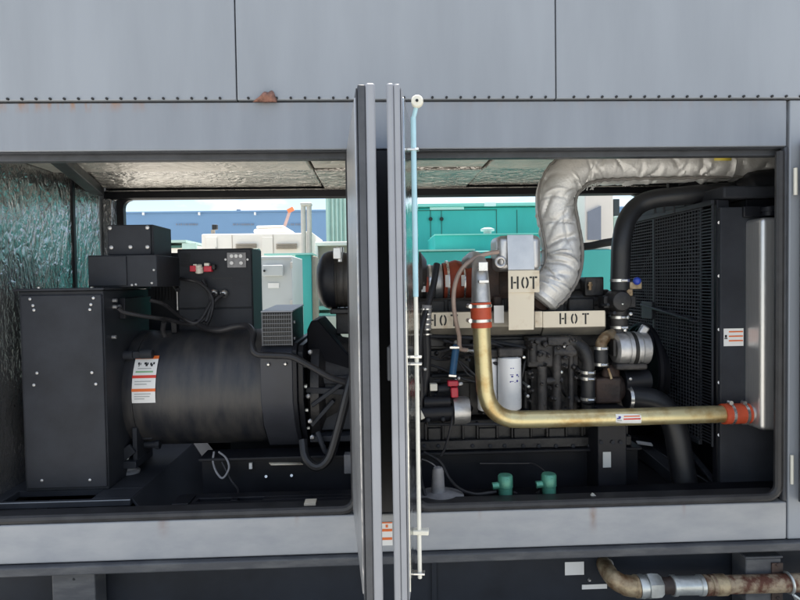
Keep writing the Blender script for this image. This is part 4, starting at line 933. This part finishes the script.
for k in range(8):
    a = 2*math.pi*k/8; c_, s_ = math.cos(a), math.sin(a); cc = V((RX+.06, .76, 1.33))
    rad, tan_ = V((0,c_,s_)), V((0,-s_,c_)); vs = []
    for rr_, w_, tw in ((.10,.06,.9),(.26,.085,.7),(.43,.10,.5)):
        for s__ in (-1, 1): vs.append(cc + rad*rr_ + (tan_*math.cos(tw)+V((math.sin(tw),0,0)))*w_*s__*.9)
    b_ = obj('fan_blade', MB().add(vs, [(0,1,3,2),(2,3,5,4)]), M['deep'], fn); b_.modifiers.new('thickness', 'SOLIDIFY').thickness = .004
for v_ in (276, 329.5, 382.5, 435, 222.5): obj('panel_bolt', MB().cyl(P(719.5, v_, .255), P(719.5, v_, .245), .008, n=8), M['alu'], RD)
hs_ = spl(PP([(736,191,.44),(752,187,.42),(768,185,.40),(786,183,.38),(800,182,.38)]), 6)
obj('inlet_neck', MB().tube(hs_, [.048,.050,.054,.060,.068]+[.076]*(len(hs_)-5), 22), M['black'], RD)
obj('hose_clamp', MB().band(P(737.5,191,.44), (1,0,.05), .050, .016), M['paint_dark'], RD)
obj('inlet_loop', MB().tube(spl(PP([(708,188,.62),(720,182,.60),(730,178,.58),(736,180,.56),(740,190,.5)]), 6), .028, 14), M['hose'], RD)
tb = MB()
for u_ in (655, 664, 674, 685, 693, 703, 721, 735): tb.cyl(P(u_, 199, .55), P(u_, 213, .55), .006, n=8)
obj('tie_stud', tb, M['black_box'], RD)
obj('support_tab', MB().fb(669, 176, 679, 197, .75, .78), M['black'], RD, .003)
obj('shelf_angle', MB().beam(P(690, 452, .5), P(718, 486, .30), .03, .012), M['black_box'], RD, .002)

# ------------------------------------------------------------------ lagged exhaust
def lagged(path, rad, n=72):
    """cloth sleeve: many short slanting creases pressed into a loosely lumpy tube"""
    k = len(path); rnd = random.Random(11); L_ = [0.0]
    for i in range(1, k): L_.append(L_[-1] + (path[i]-path[i-1]).length)
    tot = L_[-1]; cr = []
    for _ in range(int(tot*120)):
        cr.append((rnd.uniform(0, tot), rnd.uniform(0, 2*math.pi), rnd.gauss(0, .5), rnd.uniform(.03, .10), rnd.uniform(.005, .013), rnd.uniform(.005, .0135)*rnd.choice((1, 1, 1, -.7))))
    H = [[0.0]*n for _ in range(k)]
    for (s0, a0, sl, ln, wd, dp) in cr:
        for i in range(k):
            ds = L_[i]-s0
            if abs(ds) > .14: continue
            for j in range(n):
                da = (2*math.pi*j/n - a0 + math.pi) % (2*math.pi) - math.pi
                w_ = da*.1
                if abs(w_) > .2: continue
                p_ = w_*math.cos(sl) + ds*math.sin(sl); q_ = -w_*math.sin(sl) + ds*math.cos(sl) + .25*p_*p_/.1
                e = (p_/ln)**2 + (q_/wd)**2
                if e < 9: H[i][j] -= dp*math.exp(-e)
    rr = []
    for i in range(k):
        t = L_[i]*9
        def f(a, i=i, t=t):
            x = (a/(2*math.pi)*n) % n; j = int(x); fr = x-j; h = H[i][j]*(1-fr)+H[i][(j+1) % n]*fr
            return rad[i]*(1 + .03*math.sin(t+1.3*math.sin(a)) + .025*math.sin(2*a+.7*t)) + h
        rr.append(f)
    return MB().tube(path, rr, n)
WX = thing('wrapped_exhaust', 'fat exhaust pipe wrapped in wrinkled silver lagging', 'exhaust pipe', P(555, 250, .55))
wp = spl([P(541, 299, .50), P(551, 286, .50), P(560, 270, .50), P(562, 250, .50), P(558, 226, .50), P(555, 206, .50), P(558, 188, .50), P(571, 173, .50), P(592, 166.5, .50), P(625, 165, .50), P(670, 164.5, .49), P(720, 164, .48), P(790, 163.5, .47)], 24)
kk = len(wp); rad = []
for i in range(kk):
    t = i/(kk-1); r_ = .098
    if t < .06: r_ = .082 + .016*t/.06
    if .42 < t < .66: r_ = .108 - .01*abs(t-.54)/.12
    if t > .66: r_ = .098 - .010*(t-.66)/.34
    rad.append(r_)
lg = obj('lagging', lagged(wp, rad), M['lag'], WX)
# seam running along the inner side of the bend, and the outer piping
def along(frac, ang_from_front, m):
    out = []
    for i in range(4, kk-2, 2):
        T = (wp[i+1]-wp[i-1]).normalized(); Fv = V((0,-1,0)); Sd = T.cross(Fv).normalized()
        a = math.radians(ang_from_front); out.append(wp[i] + (Fv*math.cos(a)+Sd*math.sin(a))*(rad[i]*frac) + V((0,0,.003*math.sin(i*.9))))
    return out
obj('lagging_seam', MB().tube(along(1.07, 52, 0), .0075, 8), M['seam'], lg)
obj('lagging_seam', MB().tube(along(1.05, -66, 0), .0060, 8), M['seam'], lg)
e0 = wp[0]; T0 = (wp[0]-wp[4]).normalized()
obj('lagging_cuff', MB().lathe(e0 - T0*.06, T0, [(.03,.088),(.04,.093),(.06,.090),(.074,.074),(.076,.05)], 32), M['lag'], WX)
obj('exhaust_flange', MB().cyl(e0, e0+T0*.06+V((-.01,.1,0)), .06, n=24), M['rustcast'], WX)
obj('warning_label', MB().add([P(714.5,153.5,.383), P(732,153.5,.383), P(731.5,160.5,.376), P(714.5,160.5,.376)], [(3,2,1,0)]), M['yellowlabel'], WX)
WX.children[-1].modifiers.new('thickness', 'SOLIDIFY').thickness = .002
fr_ = MB(); rnd = random.Random(5)
for i in range(12):
    a = P(574+i*1.9, 183-.2*i, .46); fr_.tube([a, a+V((rnd.uniform(-.01,.01),-.01,-.02)), a+V((rnd.uniform(-.025,.01),-.012,-.045))], .0022, 6)
obj('frayed_thread', fr_, M['lag'], WX)

# ------------------------------------------------------------------ things on the sill floor
GZ = .634
def gauge_cap(u, v, label):
    p = P(u, v, .15)
    t = thing('sender_cap', label, 'sender unit', (p.x, .15, .6325), 'green sender caps behind the sill')
    return t, p
r_ = .0335
t1, p = gauge_cap(505.5, 501, 'green metal sender cap, the one nearer the grey boot')
o_ = V((p.x, .15, .633))
obj('cap_body', MB().lathe(o_, (0,0,1), [(0,.028),(.005,.031),(.035,.031),(.038,r_),(.085,r_),(.092,.029),(.095,.015)], 30), M['greencap'], t1)
obj('side_port', MB().cyl(o_+V((-.03,0,.045)), o_+V((-.058,0,.042)), .016, n=16), M['greencap'], t1)
dup(t1, V((P(549, 500, .15).x, .15, .6325)), None, 'green metal sender cap, the one nearer the white bracket')
GB = thing('breather_boot', 'grey plastic boot with round flange left of the green caps', 'boot', (P(440.5, 500, .16).x, .16, .6325))
o_ = V((P(440.5, 500, .16).x, .16, .633))
obj('flange', MB().lathe(o_, (0,0,1), [(0,.105),(.006,.105),(.014,.06),(.022,.035)], 36).box(o_.x-.08, o_.x+.10, .135, .20, .633, .637), M['greyplastic'], GB)
obj('boot_body', MB().lathe(o_+V((-.01,0,.015)), (0,0,1), [(0,.034),(.02,.030),(.10,.026),(.115,.020),(.12,.008)], 26), M['greyplastic'], GB)
cable('wire', [(441,472,.16),(434,465,.17),(427,461,.2),(418,458,.26)], .003, 'greyplastic', 'thin grey wire rising from the top of the grey boot', 'wire')
cable('cable', [(424,452,.30),(440,462,.26),(449,478,.22),(460,489,.17),(475,494,.14),(488,493,.14),(496,491.5,.15)], .0075, 'rubber', 'black cable running from behind the door to the first green cap')
cable('cable', [(513,492,.17),(522,496,.18),(532,496,.18),(540,491.5,.16)], .0065, 'rubber', 'short black cable joining the two green caps')
cable('cable', [(551,478,.15),(541,468,.2),(532,463.5,.24),(522,463.5,.25),(480,463.5,.25)], .003, 'rubber', 'fine black wire arching from the second green cap')
cable('cable', [(418,463,.22),(421,480,.18),(426,497,.14),(431,503,.13)], .008, 'rubber', 'black cable beside the door foot at the sill')
WB = MB().beam(P(591.5, 494, .08), P(598, 499.5, .08), .014, .008, (0,1,0)).fb(592, 494, 594.5, 503, .075, .085)
solo('wire_clip', WB, M['nylon'], 'small white bracket clip standing on the sill edge', 'clip', P(595, 502, .08))
solo('paper_tag', MB().fb(304, 505-1.5, 315.5, 506.5, .062, .118), M['cream'], 'small pale tag lying on the sill ledge left of the doors', 'tag', P(310, 506, .09))

# ------------------------------------------------------------------ background
def bgbox(mb, u0, v0, u1, v1, y, dy, zb=None):
    x0, x1, z0, z1 = rect(u0, v0, u1, v1, y); return mb.box(x0, x1, y, y+dy, z0 if zb is None else zb, z1)
# far blue shed
BB = thing('blue_warehouse', 'long blue warehouse wall under the sky', 'warehouse', (-5, 50, 0))
x0_, x1_, z0_, z1_ = rect(60, 213, 345, 260, 50)
obj('wall', MB().box(-32, 22, 50, 80, 0, z1_), M['bluewall'], BB)
obj('roof_trim', MB().box(-32.2, 22.2, 49.85, 80.2, z1_+.01, z1_+.16), M['bluewall'], BB)
for us in ((176, 198), (233, 255), (288, 300)):
    mb = MB(); u_ = us[0]
    while u_ < us[1]: mb.fb(u_, 223.5, u_+(1.1 if int(u_*7) % 3 else .6), 225.2, 49.9, 49.96); u_ += 1.9 if int(u_) % 4 else 2.8
    obj('wall_lettering', mb, M['steelblue'], BB)
obj('roof_light', MB().fb(142, 212.3, 143.6, 215, 49.6, 49.84).fb(198, 212.2, 199.6, 215, 49.6, 49.84).fb(254, 212.2, 255.6, 215, 49.6, 49.84), M['white'], BB)
obj('roof_vent', MB().cyl(P(238.6, 213, 51), P(238.6, 209.5, 51), .18, n=10), M['steelblue'], BB)
LS = thing('low_shed', 'pale low shed in front of the blue warehouse', 'shed', (-9, 34, 0))
obj('shed_wall', bgbox(MB(), 90, 246, 196, 252, 34, 6, 0), M['whitecont'], LS)
obj('shed_roof', bgbox(MB(), 90, 240.5, 186, 243, 33.8, 6.4).fb(182, 243.2, 196, 249, 33.7, 33.95), M['palegreen'], LS)
obj('shed_window', MB().fb(153, 245.5, 163, 248, 33.85, 33.98).fb(166, 245.5, 181, 248, 33.85, 33.98), M['green_dark'], LS)
# white container
WC = thing('white_container', 'cream white generator container with vents and a roof hatch', 'container', (P(256, 280, 12).x, 13, 0))
obj('container_body', bgbox(MB(), 201.5, 233.5, 303, 262, 12, 3, .2), M['whitecont'], WC, .03)
obj('container_end', bgbox(MB(), 303.3, 231.5, 311.5, 262, 11.9, 3, .2), M['whitecont'], WC, .02)
for u0, u1 in ((235.5, 256), (276, 296.5)):
    mb = MB()
    for i in range(5): mb.fb(u0, 243.6+i*1.15, u1, 244.3+i*1.15, 11.90, 11.985)
    obj('vent_louvre', mb, M['tan'], WC)
obj('roof_hatch', bgbox(MB(), 253, 228.5, 289, 233.3, 12.4, 2), M['whitecont'], WC, .06)
obj('hatch_lid', bgbox(MB(), 256, 225.5, 284, 228.3, 12.5, 1.8), M['whitecont'], WC, .05)
for u_ in (232, 273): obj('body_joint', MB().fb(u_, 234.5, u_+.35, 262, 11.985, 11.996), M['tan'], WC)
for u_ in (206, 262): obj('access_panel', MB().fb(u_, 237, u_+11, 258, 11.97, 11.985), M['whitecont'], WC, .006)
obj('panel_latch', MB().fb(215.3, 247, 216.4, 250, 11.94, 11.968), M['stackgrey'], WC)
SL = thing('floodlight', 'small black floodlight on the cream container roof', 'lamp', P(213, 233.5, 12.2))
obj('lamp_head', bgbox(MB(), 211.8, 224.5, 216.8, 229.5, 12.1, .12), M['ink'], SL, .01)
obj('lamp_stem', bgbox(MB(), 211, 229.8, 214.5, 233.4, 12.12, .06), M['tan'], SL)
SC = thing('exhaust_stack', 'grey twin exhaust stack with flared top', 'exhaust stack', (P(306.5, 280, 10.5).x, 10.6, 0))
bx_ = MB(); 
for u_ in (303.2, 309): bx_.cyl(V((P(u_, 262, 10.6).x, 10.6, 0)), P(u_, 206, 10.6), .055, n=16)
obj('stack_tube', bx_, M['stackgrey'], SC)
obj('stack_cap', bgbox(MB(), 300, 202.3, 311.5, 205.5, 10.5, .2), M['stackgrey'], SC, .02)
CR = thing('crane', 'distant pink and orange crane jib before the blue wall', 'crane', (P(281.6, 280, 44).x, 44, 0))
obj('jib', MB().beam(P(282, 234, 44), P(289.5, 212, 44), .2, .2, (0,1,0)), mat('faded_pink_steel', (.62,.42,.38), .6, 0, .1, 2), CR)
obj('jib_head', MB().beam(P(287.8, 211.5, 44), P(293.5, 208.5, 44), .3, .3, (0,1,0)), M['craneorange'], CR)
obj('mast', MB().box(P(281.6,240,44).x-.12, P(281.6,240,44).x+.12, 43.9, 44.1, 0, P(282,233,44).z), M['craneorange'], CR)
PG = thing('ribbed_container', 'tall pale green ribbed container behind the air cleaner', 'container', (P(345, 280, 10).x, 11, 0))
obj('container_wall', bgbox(MB(), 327, 196, 392, 300, 10, 3, .1), M['palegreen'], PG)
mb = MB()
for i in range(16):
    u_ = 328.5+i*4.1; x = P(u_, 240, 9.96).x; mb.box(x, x+.035, 9.95, 9.998, .12, P(340,196,9.95).z)
obj('wall_rib', mb, M['palegreen'], PG, .008)
obj('corner_post', bgbox(MB(), 326.5, 196, 329, 300, 9.93, .06, .1), M['palegreen'], PG)
FR = thing('louvred_unit', 'white framed unit with a tan louvred side behind the air cleaner', 'equipment unit', (P(337, 290, 6).x, 6.4, 0))
obj('unit_frame', bgbox(MB(), 315, 241.5, 372, 245.5, 5.9, 1.0).box(P(315,260,5.9).x, P(318,260,5.9).x, 5.9, 6.0, .6, P(316,245.7,5.9).z), M['whitecont'], FR, .01)
obj('louvre_panel', bgbox(MB(), 318.5, 246, 372, 300, 6.0, .8, .6), M['tan'], FR)
obj('unit_base', bgbox(MB(), 313, 316, 372, 345, 5.8, 1.0, 0), M['whitecont'], FR, .01)
obj('base_stripe', bgbox(MB(), 317, 306, 372, 309.5, 5.85, .6).fb(317, 313, 372, 315.5, 5.82, 6.0), M['teal_light'], FR)
# cabinets behind the alternator
GC = thing('grey_cabinet', 'pale grey outdoor cabinet with a small latch box', 'cabinet', (P(275, 300, 4).x, 4.4, 0))
x0_, x1_, z0_, z1_ = rect(259.5, 256, 293, 345, 4.0)
obj('cabinet_body', MB().box(x0_, x1_, 4.0, 4.9, 0, z1_), M['greycab'], GC, .01)
for v_ in (262, 300): obj('cabinet_hinge', MB().fb(290, v_, 292.4, v_+6, 3.975, 3.998), M['stackgrey'], GC, .004)
obj('door_seam', MB().fb(260.6, 258.4, 291.8, 258.9, 3.99, 3.998).fb(260.6, 258.9, 261, 318, 3.99, 3.998), M['stackgrey'], GC)
obj('cabinet_label', MB().fb(268, 283, 279, 288, 3.99, 3.998), M['white'], GC)
lt = obj('latch_box', MB().fb(262.3, 265, 282.5, 276, 3.93, 3.995), M['greycab'], GC, .008)
obj('latch_knob', MB().cyl(P(264.3, 270.8, 3.93), P(264.3, 270.8, 3.90), .012, n=12), M['ink'], lt)
TC = thing('teal_cabinet', 'narrow teal cabinet right of the pale grey one', 'cabinet', (P(306, 300, 5.2).x, 5.4, 0))
obj('cabinet_body', bgbox(MB(), 296, 254.5, 311.8, 345, 5.2, .5, 0), M['teal'], TC, .01)
obj('cabinet_post', bgbox(MB(), 312, 256, 316.5, 345, 5.25, .3, 0), M['tan'], TC, .01)
obj('cabinet_lid', bgbox(MB(), 264, 253.2, 312, 254.9, 5.15, .6), M['teal_light'], TC)
DC = thing('green_cabinet', 'dark green cabinet edge just right of the control cabinet', 'cabinet', (P(250, 300, 3).x, 3.3, 0))
x0_, x1_, z0_, z1_ = rect(236, 248.5, 259.6, 345, 3.0)
obj('cabinet_body', MB().box(x0_, x1_, 3.0, 3.1, 0, z1_), M['green_dark'], DC, .008)
obj('edge_strip', MB().fb(252.2, 249.5, 255.3, 283, 2.96, 2.995).fb(252.2, 279, 257.5, 292, 2.955, 2.995), M['greycab'], DC, .004)
# teal generators on the right
TG = thing('teal_generator', 'large teal generator enclosure with two black door knobs', 'generator', (P(470, 300, 6).x, 7, 0))
x0_, x1_, z0_, z1_ = rect(380, 207, 607, 280, 6.0)
obj('enclosure_body', MB().box(x0_, x1_, 6.0, 8.2, .1, z1_), M['teal'], TG, .02)
obj('enclosure_roof', MB().box(x0_-.05, x1_+.05, 5.92, 8.3, z1_+.005, z1_+.055), M['teal_light'], TG, .01)  # sunlit roof painted as a paler teal
jt = MB()
for u_ in (430.5, 441.5, 496.5, 517, 560, 585): jt.fb(u_, 210, u_+.5, 262, 5.99, 5.998)
jt.fb(414, 210, 497, 210.5, 5.99, 5.998)
obj('door_joint', jt, M['green_dark'], TG)
for u_ in (430.6, 441.6): obj('door_knob', MB().cyl(P(u_, 219, 5.999), P(u_, 219, 5.96), .028, n=16), M['ink'], TG)
obj('name_strip', MB().fb(430, 206.5, 464, 209.6, 5.985, 5.998), M['white'], TG)
obj('notice_panel', MB().fb(484.3, 202.5, 496, 206.2, 5.90, 5.918), M['white'], TG)
TB = thing('teal_tank', 'stepped teal tank in front of the teal generator', 'tank', (P(480, 300, 4.4).x, 4.6, 0))
obj('tank_body', bgbox(MB(), 434.5, 234, 600, 253, 4.6, 1.0, .2), M['teal'], TB, .01)
obj('tank_step', bgbox(MB(), 380, 250.7, 608, 345, 4.2, 1.2, 0), M['teal'], TB, .01)
obj('tank_edge', bgbox(MB(), 434.5, 233.2, 600, 234.4, 4.58, .6).fb(380, 249.6, 475, 251.2, 4.18, 4.5), M['teal_light'], TB)  # pale edges carry the sunlight on the tank tops
obj('filler_cap', MB().lathe(P(487.5, 233.5, 4.8), (0,0,1), [(0,.05),(.03,.05),(.03,.085),(.055,.085),(.07,.04)], 20), M['greycab'], TB)
UN = thing('cream_unit', 'cream white unit with a blue grey door beyond the radiator hose', 'equipment unit', (P(600, 290, 3.6).x, 3.9, 0))
x0_, x1_, z0_, z1_ = rect(585, 191, 613.5, 252, 3.6)
zs_ = P(598, 249.5, 3.6).z
obj('unit_body', MB().box(x0_, x1_, 3.6, 4.1, zs_, z1_), M['whitecont'], UN, .01)
obj('unit_base', MB().box(x0_-.05, x1_-.03, 3.56, 4.1, 0, zs_-.003), M['teal'], UN, .01)
dp = [P(u, v, 3.597) for u, v in ((587.5, 240), (600.5, 240), (600.5, 206), (587.5, 212))]
obj('unit_door', MB().prism([(p.x, p.z) for p in dp], 'y', 3.58, 3.598), M['steelblue'], UN)
obj('unit_window', bgbox(MB(), 613.8, 199, 619.5, 216, 3.62, .3), M['glass_dark'], UN)
obj('unit_side', bgbox(MB(), 613.8, 217, 623, 262, 3.63, .4, 0), M['palegreen'], UN)
OU = thing('orange_strapped_unit', 'pale teal stack with an orange strip beside the wrapped exhaust', 'equipment unit', (P(580, 290, 5).x, 5.2, 0))
obj('stack_body', bgbox(MB(), 570, 196, 584.5, 260, 5.0, .6, 0), M['palegreen'], OU)
obj('orange_strip', MB().fb(572, 212, 584.2, 216.5, 4.97, 4.998), M['craneorange'], OU)
